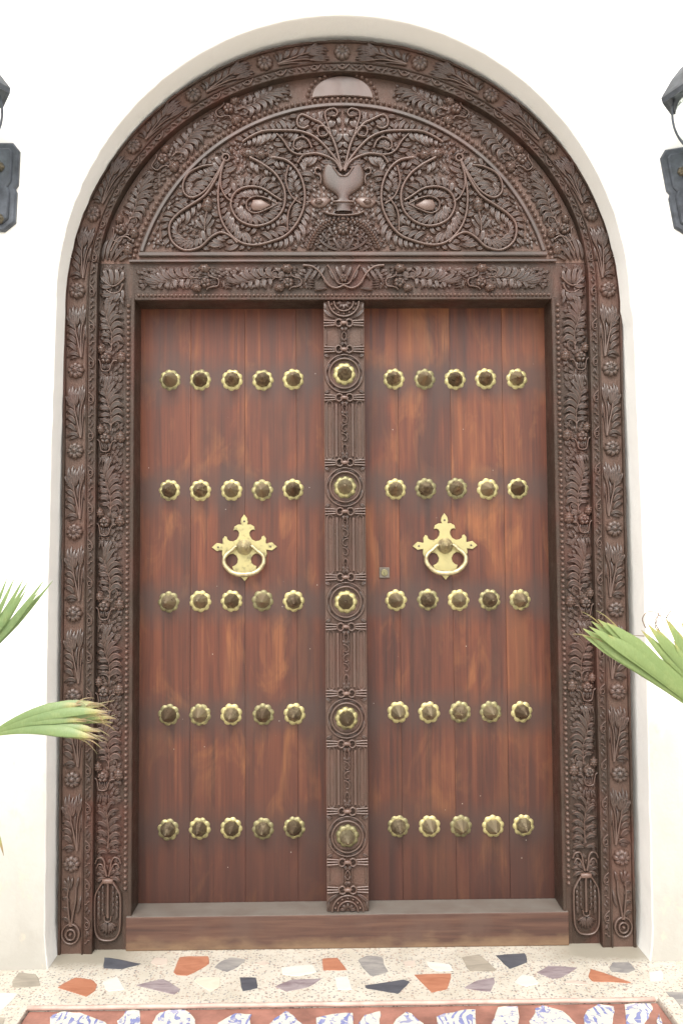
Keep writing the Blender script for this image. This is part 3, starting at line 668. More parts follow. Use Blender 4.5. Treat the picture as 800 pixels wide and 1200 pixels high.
def cup_mb():
    m = MB()
    m.tube([(-.050, -.004), (-.042, -.010), (-.038, -.026), (-.034, -.044), (-.020, -.049), (-.006, -.044), (.0, -.026), (.008, -.012), (.022, -.010)], .0030, .012)
    for k in range(4): m.leaf(((-.030+.0075*k, -.042), (-.031+.008*k, -.03), (-.031+.0085*k, -.014)), .0030, .009, 4)
    for rr in range(2):
        for k in range(6): m.bead((-.038+.0065*k, -.056-.0065*rr), .0033, .009, 7, 2)
    return m
def flower5_mb():
    m = MB(); m.flower((0, 0), .0225, 5, .016, .3, 30); m.bead((0, 0), .0065, .021); return m
def fruit_mb(r): 
    m = MB(); m.fruit((0, 0), r, (0, 1), .016); return m
PR = {}
def unit(parent, kind, fmap=None, base=None, rot=0.0, var=0, y=YI, short=False):
    """one growth of the inner band: spray, four large leaves, cup, flower, two fruits"""
    made = []
    items = [('leaf_spray', lambda: spray_mb(var, short), (0, 0)), ('flower', flower5_mb, (-.020, 0)), ('fruit', lambda: fruit_mb(.0185), (.035, .006)), ('fruit', lambda: fruit_mb(.0160), (-.038, .034))]
    if not short: items.append(('basket', cup_mb, (0, 0)))
    for i, (P, w) in enumerate(BIG): items.append(('hooked_leaf', lambda P=P, w=w: big_leaf_mb(P, w, 0), (0, 0)))
    for i, (nm, f, (du, dv)) in enumerate(items):
        if fmap:
            g = lambda u, v: fmap(u+du, v+dv); x, z = g(0, 0)
            if nm == 'hooked_leaf': x, z = fmap(*BIG[i-(len(items)-4)][0][1])
            made.append(f().build(nm, M['carved'], parent, fmap=g, y0=y, org=(x, y, z)))
        else:
            key = (nm, i, var if nm == 'leaf_spray' else 0, short)
            c, s = math.cos(rot), math.sin(rot); ox, oz = du, dv
            loc = (base[0]+ox*c+oz*s, y, base[1]-ox*s+oz*c)
            if key not in PR:
                o = f().build(nm, M['carved'], parent, loc=loc); o.rotation_euler = (0, rot, 0); PR[key] = o
            else: o = inst(PR[key], loc, parent, rot=rot)
            made.append(o)
    return made
for k, z in enumerate((.612, .915, 1.222, 1.527, 1.834, 2.131)): unit(jamb, 'jamb', base=(XB, z), var=k % 3)
# lowest growth, double curl and oval medallion
m = MB(); m.under(-.047, .047, .33, .535, 9, 50)
m.tube([(0, .36), (.001, .42), (-.004, .47), (-.012, .51)], .0032, .010, .002)
for P, w in ((((0, .36), (.026, .40), (.046, .365)), .008), (((0, .385), (.026, .43), (.047, .395)), .008), (((0, .41), (.024, .455), (.047, .425)), .0075), (((0, .435), (.02, .48), (.045, .456)), .007),
             (((-.004, .46), (.01, .505), (.038, .490)), .0065), (((-.008, .48), (0, .53), (.026, .522)), .006), (((0, .37), (-.025, .40), (-.046, .375)), .007), (((0, .40), (-.025, .432), (-.047, .41)), .007),
             (((0, .43), (-.028, .462), (-.047, .442)), .0065), (((-.004, .46), (-.03, .50), (-.045, .482)), .006), (((0, .34), (-.02, .36), (-.046, .335)), .006), (((0, .34), (.02, .36), (.046, .335)), .006)):
    m.leaf(P, w, .013)
m.build('leaf_spray', M['carved'], jamb, loc=(XB, YI, 0))
m = MB(); m.under(-.047, .047, .235, .33, 8, 22)
for s in (-1, 1):
    m.tube([(s*.004, .262), (s*.010, .290), (s*.012, .310), (s*.022, .326), (s*.038, .322), (s*.046, .305)], .0045, .013, .003)
    m.tube([(s*.004, .262), (s*.014, .288), (s*.022, .302), (s*.034, .302), (s*.040, .290)], .0038, .012, .003)
    m.leaf(((s*.003, .262), (s*.02, .285), (s*.030, .276)), .006, .012); m.leaf(((s*.006, .25), (s*.03, .262), (s*.045, .235)), .007, .012)
    m.leaf(((s*.012, .255), (s*.034, .28), (s*.048, .262)), .005, .010)
m.build('double_curl', M['carved'], jamb, loc=(XB, YI, 0))
m = MB()
ov = [(-.018, .240), (-.034, .215), (-.045, .185), (-.045, .10), (-.040, .062), (-.020, .040), (.020, .040), (.040, .062), (.045, .10), (.045, .185), (.034, .215), (.018, .240)]
m.tube(ov, .0042, .013)
m.slab([(-.019, .236), (.019, .236), (.019, .252), (-.019, .252)], .015, .003)
m.tube([(0, .238), (0, .17), (0, .115)], .0052, .010)
m.tube([(-.012, .118), (-.010, .105), (0, .100), (.010, .105), (.012, .118)], .003, .010)
for s in (-1, 1):
    for k in range(5):
        m.leaf(((s*.012, .12+.02*k), (s*.022, .135+.02*k), (s*.017, .148+.02*k)), .0032, .008, 5)
        m.leaf(((s*.026, .105+.021*k), (s*.036, .12+.021*k), (s*.031, .14+.018*k)), .0045, .009, 5)
    for a in (.25, .65, 1.05, 1.45): m.leaf(((s*.004, .098), (s*.03*math.cos(a-.2)*.6, .094-.02*math.sin(a)), (s*.036*math.cos(a), .092-.042*math.sin(a))), .0045, .010, 5)
m.build('oval_medallion', M['carved'], jamb, loc=(XB, YI, 0))
# curled corner spray at the top of the jamb, lying sideways
m = MB(); m.under(-.047, .05, .0, .136, 10, 36)
m.tube([(.045, .085), (.020, .060), (-.002, .055), (-.020, .068), (-.030, .085)], .004, .012, .0025)
m.tube([(.040, .06), (.028, .035), (.004, .028), (-.020, .040)], .0045, .012, .003)
for P, w in ((((0, .055), (-.025, .045), (-.046, .060)), .009), (((-.004, .06), (-.026, .075), (-.046, .098)), .009), (((-.010, .068), (-.02, .10), (-.035, .125)), .008), (((.0, .06), (.004, .10), (-.012, .130)), .009),
             (((.012, .062), (.030, .095), (.010, .128)), .009), (((.02, .065), (.046, .085), (.038, .120)), .008), (((.01, .03), (-.02, .012), (-.046, .028)), .009), (((.02, .03), (.0, .0), (-.025, .0)), .009),
             (((.03, .035), (.022, .006), (.004, -.006)), .008), (((.036, .045), (.048, .02), (.034, -.004)), .007), (((.03, .02), (.04, .0), (.046, -.02)), .005)):
    m.leaf(P, w, .013)
m.build('corner_spray', M['carved'], jamb, loc=(XB, YI, 2.345))
def mirror_tree(o):
    c = o.copy(); COL.objects.link(c); c.scale = (-1, 1, 1); c.location.x *= -1
    for ch in list(o.children):
        d = ch.copy(); COL.objects.link(d); d.parent = c
    return c
mirror_tree(post); mirror_tree(jamb)
for o in left_arch:
    c = o.copy(); COL.objects.link(c); c.location.x *= -1; c.scale = (-1, 1, 1)

# lintel board
vs, fs = sweep([(-.16, 2.348), (.006, 2.348), (.0085, 2.3505), (.0085, 2.356), (.007, 2.3575), (.001, 2.3585), (.001, 2.374), (0, 2.375), (0, 2.4868), (-.16, 2.4868)],
               [lambda a, b, x=x: (x, YI-a, b) for x in (-.7722, -.4, 0, .4, .7722)])
lint = link_mesh('lintel', vs, fs, M['ground'], frame)
beads([(-.765, 2.3665), (.765, 2.3665)], .0152, .0066, 'bead_strip', lint, YI-.001)
LZ = 2.431
ll = unit(lint, 'lintel', base=(-.205, LZ), rot=-PI/2, var=0, y=YI)
ll += unit(lint, 'lintel', base=(-.510, LZ), rot=-PI/2, var=1, y=YI)
for o in ll: o.scale = (.92, 1, 1.0)
m = MB()
for P, w in ((((0, .02), (.0, .035), (.004, .052)), .006), (((.01, .0), (.02, .02), (.03, .05)), .006), (((.0, -.005), (-.02, .01), (-.03, .045)), .006), (((.03, -.01), (.05, .01), (.052, .045)), .006),
             (((.05, -.03), (.07, -.02), (.075, .005)), .006), (((.10, .05), (.12, .03), (.14, .045)), .006), (((.07, .04), (.085, .02), (.10, -.01)), .007), (((.09, .045), (.11, .01), (.13, -.02)), .007), (((.11, .04), (.14, .01), (.15, -.03)), .006),
             (((.06, -.04), (.09, -.04), (.11, -.048)), .005)):
    m.leaf([(-x, y) for x, y in P], w, .012)
m.tube([(-.150, .045), (-.115, .040), (-.085, .015), (-.060, -.025), (-.030, -.040), (0, -.030)], .0048, .014, .004)
m.tube([(-.060, .046), (-.040, .015), (-.022, -.02), (0, -.026)], .0036, .012, .003)
o = m.build('centre_scroll', M['carved'], lint, loc=(0, YI, LZ)); c = o.copy(); COL.objects.link(c); c.scale = (-1, 1, 1)
m = MB(); m.flower((0, 0), .018, 6, .015, 0, 36); m.bead((0, 0), .005, .02); m.build('flower', M['carved'], lint, loc=(0, YI, LZ-.004))
m = MB(); m.under(-.77, -.52, 2.388, 2.475, 77, 70, .030, .0060, .009, sp=.0085); ll.append(m.build('leaf_spray', M['carved'], lint, y0=YI, org=(-.70, YI, LZ)))
mirror(ll)

# tympanum board
BZ, BR = 2.311, .801
tb = []
for i in range(65):
    th = PI*i/64; r = min(.93, ri(min(th, PI-th))+.02); tb.append((-r*math.cos(th), ZC+r*math.sin(th)))
tb = [p for p in tb if p[1] > 2.4875]; xe = abs(tb[0][0]); tb = [(-xe-.004, 2.4875)]+tb+[(xe+.004, 2.4875)]
k = len(tb); vs = [(x, YI, z) for x, z in tb]+[(x, YI+.06, z) for x, z in tb]
fs = [tuple(range(k))[::-1]]+[(i, (i+1) % k, k+(i+1) % k, k+i) for i in range(k)]
tym = link_mesh('tympanum', vs, fs, M['ground'], frame)
ARC = lambda R, a0, a1, s=80: [(-R*math.cos(a0+(a1-a0)*i/s), BZ+R*math.sin(a0+(a1-a0)*i/s)) for i in range(s+1)]
ab = math.asin((2.512-BZ)/BR)
def molding(name, path_fn, prof, parent, s=80):
    vs, fs = sweep(prof, [lambda a, b, t=i/s: (path_fn(t, a)[0], YI-b, path_fn(t, a)[1]) for i in range(s+1)])
    return link_mesh(name, vs, [f[::-1] for f in fs], M['carved'], parent, smooth_=False)
af = math.asin((2.532-BZ)/.779)
molding('arch_molding', lambda t, a: (-(.787-a)*math.cos(af+(PI-2*af)*t), BZ+(.787-a)*math.sin(af+(PI-2*af)*t)), [(0, -.002), (.0005, .010), (.003, .013), (.0125, .013), (.0150, .010), (.0158, -.002)], tym, 110)
hb = [(-.002, 0), (.011, .001), (.014, .004), (.014, .013), (.011, .016), (-.002, .018)]
for nm, xa, z0, sc in (('base_molding', .757, 2.511, 1.15), ('base_molding', .792, 2.4885, .72)):
    vs, fs = sweep([(a, b*sc) for a, b in hb], [lambda a, b, x=x: (x, YI-a, z0+b) for x in (-xa, -xa/2, 0, xa/2, xa)])
    vs += [vs[i] for i in range(6)]+[vs[-6+i] for i in range(6)]; kk = len(vs)
    link_mesh(nm, vs, fs+[tuple(range(kk-12, kk-6)), tuple(range(kk-6, kk))[::-1]], M['carved'], tym)
beads(ARC(BR, ab-.012, PI-ab+.012), .0216, .0092, 'bead_strip', tym, YI)
# plain half disc at the crown with its own beads
hd = [(-.116*math.cos(PI*i/24), 3.112+.088*math.sin(PI*i/24)**.92) for i in range(25)]
m = MB(); m.slab(([(x, z) for x, z in hd]+[(x, BZ+math.sqrt(max(0, (BR+.0105)**2-x*x))) for x in (.10, .05, 0, -.05, -.10)])[::-1], .009, .003)
m.build('half_disc', M['carved'], tym, y0=YI, org=(0, YI, 3.14), smooth_=False)
beads([(-.130*math.cos(PI*i/40), 3.117+.096*math.sin(PI*i/40)**.92) for i in range(41)], .0205, .0086, 'bead_strip', tym, YI)
# growths of the inner band bent along the arch
def am(v0):
    def f(u, v):
        th = (v0+v)/.853
        rr = ri(min(max(th, 0), PI/2)); mid = (rr+.0+.803)/2-.003 if th > .3 else .853
        r = mid-u*.95; return (-r*math.cos(th), 2.305+r*math.sin(th))
    return f
la = []
for k, deg in enumerate((20.5, 40.7, 61.0)):
    la += unit(tym, 'arch', fmap=am(math.radians(deg)*.853), var=k)
mirror(la)
# bird-like leaves in the two bottom corners of that band
m = MB()
for P, w in ((((-.862, 2.50), (-.85, 2.56), (-.80, 2.60)), .008), (((-.875, 2.50), (-.872, 2.56), (-.835, 2.605)), .008), (((-.85, 2.495), (-.83, 2.535), (-.79, 2.56)), .007), (((-.89, 2.50), (-.89, 2.54), (-.868, 2.58)), .007),
             (((-.83, 2.495), (-.815, 2.51), (-.79, 2.515)), .007), (((-.80, 2.57), (-.79, 2.54), (-.765, 2.555)), .006)): m.leaf(P, w, .013)
m.tube([(-.86, 2.53), (-.835, 2.575), (-.805, 2.585), (-.785, 2.572)], .004, .013)
c1 = m.build('corner_leaves', M['carved'], tym, y0=YI, org=(-.85, YI, 2.53))
m = MB(); m.fruit((0, 0), .019, (.3, 1), .016); c2 = m.build('fruit', M['carved'], tym, loc=(-.797, YI, 2.538))
mirror([c1, c2])

# vines, vase and foliage inside the half round (left half drawn, right half mirrored)
A3 = lambda X, Y: (X/970.8-.8304, 3.100-Y/949.3)                     # measured on an enlarged view of the left half
def B3(X, Y):
    return ((330+X/5.333-402)/315.5, 2.51+(302-140-Y/5.333)/308.5)
VN = [([B3(*p) for p in ((380, 325), (368, 295), (345, 200), (320, 130), (290, 85), (250, 35), (200, 10), (130, -20), (100, 10), (105, 50), (140, 65), (170, 50))], .0052),
      ([B3(*p) for p in ((310, 110), (290, 40), (275, -10), (285, -45), (330, -58), (352, -35), (340, -12), (318, -12))], .0042),
      ([B3(*p) for p in ((300, 75), (270, 55), (238, 55), (228, 85), (245, 115), (280, 110), (292, 92))], .0038),
      ([B3(*p) for p in ((376, 330), (350, 275), (300, 210), (245, 150), (190, 110), (130, 88), (80, 80), (0, 78), (-90, 80), (-150, 95), (-215, 130), (-245, 152))], .0052),
      ([B3(*p) for p in ((372, 335), (345, 285), (300, 250), (230, 226), (175, 226), (130, 240), (100, 282))], .0048),
      ([B3(*p) for p in ((150, 232), (95, 228), (50, 200), (10, 140), (-30, 100))], .0038),
      ([B3(*p) for p in ((190, 190), (165, 140), (125, 122), (82, 145), (78, 185), (105, 200), (130, 185))], .0036),
      ([A3(*p) for p in ((550, 205), (600, 215), (640, 250), (665, 310), (665, 380), (640, 440), (600, 485), (545, 508), (490, 520), (440, 512), (400, 482), (368, 430), (356, 360), (362, 280), (380, 215))], .0050),
      ([A3(*p) for p in ((470, 205), (520, 232), (565, 268), (595, 325), (590, 390), (550, 435), (490, 452), (430, 430), (402, 380), (415, 335), (455, 312), (510, 315), (560, 345), (585, 360))], .0048),
      ([A3(*p) for p in ((380, 212), (350, 268), (310, 325), (265, 350), (235, 335), (230, 300), (250, 262), (295, 238), (335, 232))], .0044),
      ([A3(*p) for p in ((380, 212), (352, 275), (310, 340), (255, 378), (210, 410), (182, 450), (190, 505), (235, 538), (290, 528), (330, 492), (365, 475), (400, 488), (425, 512))], .0050),
      ([A3(*p) for p in ((366, 260), (366, 310), (384, 348), (408, 366))], .0038),
      ([A3(*p) for p in ((610, 235), (600, 290), (620, 345), (655, 372))], .0038),
      ([A3(*p) for p in ((640, 350), (610, 400), (605, 470))], .0036)]
left = []; samples = []
for pts, r in VN:
    m = MB(); m.tube(pts, r*1.22, .017, r); c = pts[len(pts)//2]
    left.append(m.build('vine', M['carved'], tym, y0=YI, org=(c[0], YI, c[1])))
    samples += [(x, z, r) for x, z in smooth(pts)]
def solid(x, z, d):
    for a, b, r in samples:
        if (a-x)**2+(b-z)**2 < (d+r)**2: return True
    return False
# teardrop with hatched leaves in the spiral
m = MB(); m.tube([A3(*p) for p in ((570, 372), (530, 352), (490, 345), (460, 362), (462, 392), (490, 405), (530, 392), (570, 372))], .0034, .014)
m.slab([A3(*p) for p in ((472, 378), (480, 395), (510, 396), (545, 376), (510, 356), (482, 357))], .012, .003)
m.bead(A3(443, 372), .006, .015)
left.append(m.build('teardrop', M['carved'], tym, y0=YI, org=(*[A3(500, 375)[0], YI], A3(500, 375)[1])))
samples += [(*A3(X, Y), .010) for X, Y in ((480, 360), (480, 392), (505, 375), (535, 372), (460, 376), (520, 350), (520, 398))]
# ring knob, beads, fish-shaped cone, pineapple, pomegranate, flower
def fixed(name, mbf, at, clear):
    global samples
    m = MB(); mbf(m); left.append(m.build(name, M['carved'], tym, loc=(at[0], YI, at[1]))); samples.append((at[0], at[1], clear))
fixed('ring_knob', lambda m: (m.tube([(.013*math.cos(a), .013*math.sin(a)) for a in [2*PI*k/10 for k in range(10)]], .0045, .016, closed=True), m.bead((0, 0), .007, .015)), A3(384, 206), .016)
fixed('knob', lambda m: m.bead((0, 0), .0085, .016), A3(403, 180), .009)
fixed('knob', lambda m: m.bead((0, 0), .006, .014), A3(424, 164), .007)
def fish(m):
    m.fruit((-.022, .0), .019, (-1, .05), .017, 9, 1.6); m.fruit((.022, -.004), .017, (-1, .05), .016, 7, 1.3); m.bead((.046, -.004), .008, .016)
    for s in (-1, 1): m.leaf(((.0, -.002), (.012, s*.016), (.026, s*.022)), .006, .013, 5)
fixed('seed_cone', fish, A3(487, 188), .020); samples += [(*A3(455, 185), .018), (*A3(515, 190), .02), (*A3(540, 190), .012)]
def pine(m):
    m.fruit((0, .0), .021, (.15, 1), .018, 9, 1.5); m.tube([(-.002, -.03), (-.010, -.065), (-.010, -.10)], .004, .012, .003)
    for s in (-1, 1):
        m.leaf(((-.008, -.085), (s*.012-.006, -.05), (s*.026-.006, -.035)), .008, .014, 7); m.leaf(((-.009, -.095), (s*.03-.01, -.08), (s*.035-.008, -.048)), .007, .013, 7)
fixed('pineapple', pine, A3(317, 372), .026); samples += [(*A3(308, 440), .016), (*A3(290, 430), .012), (*A3(330, 430), .012)]
def pomeg(m):
    m.slab([(-.047, .002), (-.030, -.016), (-.010, -.022), (.012, -.016), (.034, .010), (.014, .020), (-.010, .020), (-.032, .012)], .010, .005); m.fruit((-.012, .0), .014, (1, .1), .017, 6, 1.3)
    m.leaf(((-.046, .002), (-.060, .018), (-.054, .026)), .005, .012, 5); m.leaf(((-.046, .002), (-.062, -.006), (-.058, -.020)), .005, .012, 5); m.tube([(-.044, .002), (-.062, .002)], .003, .010)
fixed('pomegranate', pomeg, B3(252, 525), .03); samples += [(*B3(200, 522), .02), (*B3(305, 510), .015)]
fixed('flower', lambda m: (m.flower((0, 0), .024, 6, .015, .2, 36), m.bead((0, 0), .007, .021)), A3(497, 505), .026)
fixed('seed_cone', lambda m: (m.fruit((0, 0), .012, (-1, .4), .013, 7, 1.7), m.leaf(((.018, -.004), (.0, .016), (-.03, .014)), .004, .014, 6), m.leaf(((.018, -.008), (.0, -.018), (-.026, -.006)), .004, .013, 6)), A3(515, 232), .018)
# vase
m = MB()
VR = [(584, 58, 0), (572, 50, 0), (548, 46, 0), (544, 66, 0), (520, 66, 0), (514, 40, 0), (500, 36, 0), (486, 42, 0), (470, 58, 0), (450, 88, 0), (430, 114, 0), (402, 132, 0), (370, 136, 0), (350, 134, 26), (330, 129, 48), (312, 122, 68), (298, 114, 84), (288, 104, 96)]
for s in (-1, 1):
    rows = []
    for Y, hw, inn in VR:
        row = []
        for k in range(9):
            t = k/8; X = inn+(hw-inn)*t; q = min(1, X/hw); h_ = .016*(.45+.55*math.sqrt(max(0, 1-q*q))) if X < hw else .004
            x, z = B3(386+s*X, Y); row.append((x, z, h_))
        x, z = B3(386+s*hw*1.02, Y); row.append((x, z, -.003)); rows.append(row)
    rows.append([(x, z, -.003) for x, z, q in rows[-1]])
    m.grid(rows if s > 0 else [r[::-1] for r in rows])
cx = 386
m.tube([B3(320, 530), B3(386, 530), B3(452, 530)], .0042, .021)
m.tube([B3(262, 586), B3(300, 602), B3(386, 610), B3(472, 602), B3(510, 586)], .0040, .015)
m.tube([B3(322, 312), B3(345, 345), B3(362, 366), B3(386, 370), B3(410, 366), B3(427, 345), B3(450, 312)], .0042, .020)
vase = m.build('vase', M['carved'], tym, y0=YI, org=(0, YI, B3(386, 580)[1]))
samples += [(*B3(X, Y), .02) for X, Y in ((270, 360), (290, 410), (330, 440), (350, 350), (386, 400), (386, 460), (386, 540), (340, 590), (300, 590), (386, 600))]+[(*B3(X, 330), .02) for X in (350, 386)]
m = MB(); m.tube([B3(*p) for p in ((242, 412), (246, 382), (238, 360), (214, 348), (210, 326), (228, 314), (246, 326))], .0036, .014)
left.append(m.build('vase_handle', M['carved'], tym, y0=YI, org=(B3(230, 360)[0], YI, B3(230, 360)[1]))); samples += [(*B3(228, 350), .014), (*B3(240, 400), .01)]
# wreath under the vase
wr = [B3(X, Y) for X, Y in ((160, 815), (185, 755), (225, 695), (285, 650), (386, 628))]
WP = smooth(wr, 8); m = MB(); acc = 0
for i in range(1, len(WP), 2):
    x, z = WP[i]; m.bead((x, z), .0072, .014, 7, 2); a, b = WP[i-1], WP[min(i+1, len(WP)-1)]; d = Vector((b[0]-a[0], b[1]-a[1])).normalized(); q = Vector((-d.y, d.x))
    for s in (-1, 1): m.leaf(((x, z), (x+q.x*s*.010+d.x*.006, z+q.y*s*.010+d.y*.006), (x+q.x*s*.017+d.x*.012, z+q.y*s*.017+d.y*.012)), .004, .012, 5)
left.append(m.build('wreath', M['carved'], tym, y0=YI, org=(wr[2][0], YI, wr[2][1])))
samples += [(x, z, .014) for x, z in WP]
m = MB()
for P, w in (((((386, 825), (330, 790), (318, 730))), .009), (((386, 830), (270, 815), (225, 745)), .009), (((386, 800), (372, 770), (386, 740)), .010), (((300, 830), (240, 825), (205, 790)), .007), (((330, 740), (290, 700), (300, 668)), .008), (((300, 770), (255, 740), (250, 700)), .007)):
    m.lobed([B3(*p) for p in P], w, .012, 3)
left.append(m.build('palmette', M['carved'], tym, y0=YI, org=(B3(300, 800)[0], YI, B3(300, 800)[1])))
samples += [(*B3(X, Y), .03) for X, Y in ((250, 780), (300, 740), (340, 790), (386, 760))]
m = MB(); m.flower((0, 0), .027, 8, .016); m.bead((0, 0), .009, .024); m.build('flower', M['carved'], tym, loc=(0, YI, B3(386, 690)[1]))
# leaves springing from both sides of every vine, wherever there is room
def inside(x, z, mrg): return z > 2.535+mrg and x < -.002-mrg*.3 and math.hypot(x, z-BZ) < .768-mrg
leafp = []; rl = random.Random(11); nleaf = 0; extra = MB()
def leaf_pts(p, d, s, r, L):
    q = Vector((-d.y, d.x))*s; b = p+q*r*.4
    m1 = b+q*L*.62+d*L*.06; t = b+q*L*.78+d*L*.62
    return b, m1, t
for vi, (pts, r) in enumerate(VN):
    C = [Vector(c) for c in smooth(pts, 10)]
    for s in (1, -1):
        acc = .006; own = []; step_ = .018
        for i in range(1, len(C)-1):
            acc += (C[i]-C[i-1]).length
            if acc < step_: continue
            d = (C[i+1]-C[i-1]).normalized(); done = False
            cap = rl.choice((.060, .050, .044, .036))
            for L in [q for q in (.060, .050, .044, .036, .029, .022, .016) if q <= cap]:
                b, m1, t = leaf_pts(C[i], d, s, r, L*rl.uniform(.94, 1.04)); ok = True
                for k in (.4, .55, .7, .85, 1.0):
                    e = b*(1-k)**2+m1*2*k*(1-k)+t*k*k
                    if not inside(e.x, e.y, .004) or solid(e.x, e.y, .0030) or any((a-e.x)**2+(c-e.y)**2 < (w+.0036)**2 for a, c, w in leafp): ok = False; break
                if ok: done = True; break
            if not done: acc = .010; continue
            acc = 0; step_ = rl.uniform(.0165, .0225); w = .0072+.075*(L-.016)
            if nleaf < 146 and L > .018:
                m = MB(); m.leaf((b, m1, t), w, .0125, 7, .55)
                left.append(m.build('carved_leaf', M['carved'], tym, y0=YI, org=(m1.x, YI, m1.y))); nleaf += 1
            else: extra.leaf((b, m1, t), w, .012, 6, .55)
            own += [(e.x, e.y, .0034) for e in [b*(1-k)**2+m1*2*k*(1-k)+t*k*k for k in (.35, .5, .65, .8, .95)]]
        leafp += own
# low foliage over the ground, then free sprigs in what is still bare
m = extra; cnt = 0; m.under(-.765, -.004, 2.54, 3.085, 12, 700, .022, .0050, .0048, 3.0, lambda x, z: inside(x, z, .004) and not any((p[0]-x)**2+(p[1]-z)**2 < .0085**2 for p in leafp) and not (z < 2.63 and math.hypot((x+.33)*1.2, z-2.60) < .05), sp=.0135)
for i in range(4200):
    x = rl.uniform(-.76, 0); z = rl.uniform(2.54, 3.08); a = rl.uniform(0, 2*PI); L = rl.choice((.030, .024, .018, .014)); d = Vector((math.cos(a), math.sin(a))); q = Vector((-d.y, d.x))*rl.choice((-1, 1))
    b = Vector((x, z)); m1 = b+d*L*.5+q*L*.28; t = b+d*L; ok = True
    for k in (0, .25, .5, .75, 1.0):
        e = b*(1-k)**2+m1*2*k*(1-k)+t*k*k
        if not inside(e.x, e.y, .003) or solid(e.x, e.y, .0028) or any((p[0]-e.x)**2+(p[1]-e.y)**2 < (p[2]+.0036)**2 for p in leafp): ok = False; break
    if ok:
        m.leaf((b, m1, t), .0048, .011, 6); cnt += 1
        for k in (0, .3, .6, .9):
            e = b*(1-k)**2+m1*2*k*(1-k)+t*k*k; leafp.append((e.x, e.y, .0042))
sm = m.build('small_leaves', M['carved'], tym, y0=YI, org=(-.4, YI, 2.75)); tag(sm, kind='stuff'); left.append(sm)
print('tympanum leaves', nleaf, 'sprigs', cnt)
mirror(left)

# sill beam across the foot of the opening
sill = link_mesh('sill', *box(-.79, .79, -.012, .165, 0, .119, .004), M['sill'], frame)

# ------------------------------------------------------------------ door leaves
YD = .12; Z0, Z1 = .1195, 2.35
STX = (.1935, .3105, .4275, .5447, .6617); STZ = [.3879+.4213*k for k in range(5)]
def scallop(r, n, rot):
    """scalloped rosette plate: n lobes round a dished middle"""
    m = MB()
    fr = lambda a: r*(.86+.14*abs(math.cos((a-rot)*n/2))**.7)
    def fh(q, a):
        g = abs(math.cos((a-rot)*n/2))
        return .0030+.0022*math.sin(PI*min(1, max(0, (q-.35)/.62)))**.8*(.55+.45*g)
    m.polar((0, 0), fr, fh, 7, n*8, 0); return m
def cone_geo(n, r, hgt, rot):
    prof = [(r*1.05, .003), (r*1.03, .008), (r*.97, .013), (r*.74, hgt*.40), (r*.46, hgt*.66), (r*.20, hgt*.88), (r*.04, hgt)]
    V = []; F = []
    for rr, h in prof:
        for k in range(n): a = 2*PI*k/n+rot; V.append((rr*math.cos(a), -h, rr*math.sin(a)))
    for i in range(len(prof)-1):
        for k in range(n): F.append((i*n+k, i*n+(k+1) % n, (i+1)*n+(k+1) % n, (i+1)*n+k))
    F.append(tuple((len(prof)-1)*n+k for k in range(n)))
    return V, F
plates = []; cones = []
for q in range(3):
    me = scallop(.0435, (8, 9, 9)[q], (.2, .5, .9)[q]); plates.append(me.build('stud_plate', M['brass_plate']))
    V, F = cone_geo((9, 8, 10)[q], .0285, (.080, .076, .086)[q], q*.4); cones.append(link_mesh('stud_spike', V, F, M['brass_cone']))
rs = random.Random(21); used_p = set()
def stud(parent, x, y, z, s=1.0):
    q = rs.randrange(3); e = []
    pl = plates[q] if ('p', q) not in used_p else inst(plates[q]); used_p.add(('p', q)); pl.name = 'stud'
    pl.parent = parent; pl.location = (x, y, z); pl.rotation_euler = (0, rs.uniform(0, 6.28), 0); pl.scale = (s, 1, s)
    q = rs.randrange(3)
    cn = cones[q] if ('c', q) not in used_p else inst(cones[q]); used_p.add(('c', q)); cn.name = 'spike'
    cn.parent = pl; cn.location = (rs.uniform(-.0012, .0012), -.001, rs.uniform(-.0012, .0012)); cn.rotation_euler = (rs.uniform(-.05, .05), rs.uniform(0, 6.28), rs.uniform(-.05, .05))
    return pl
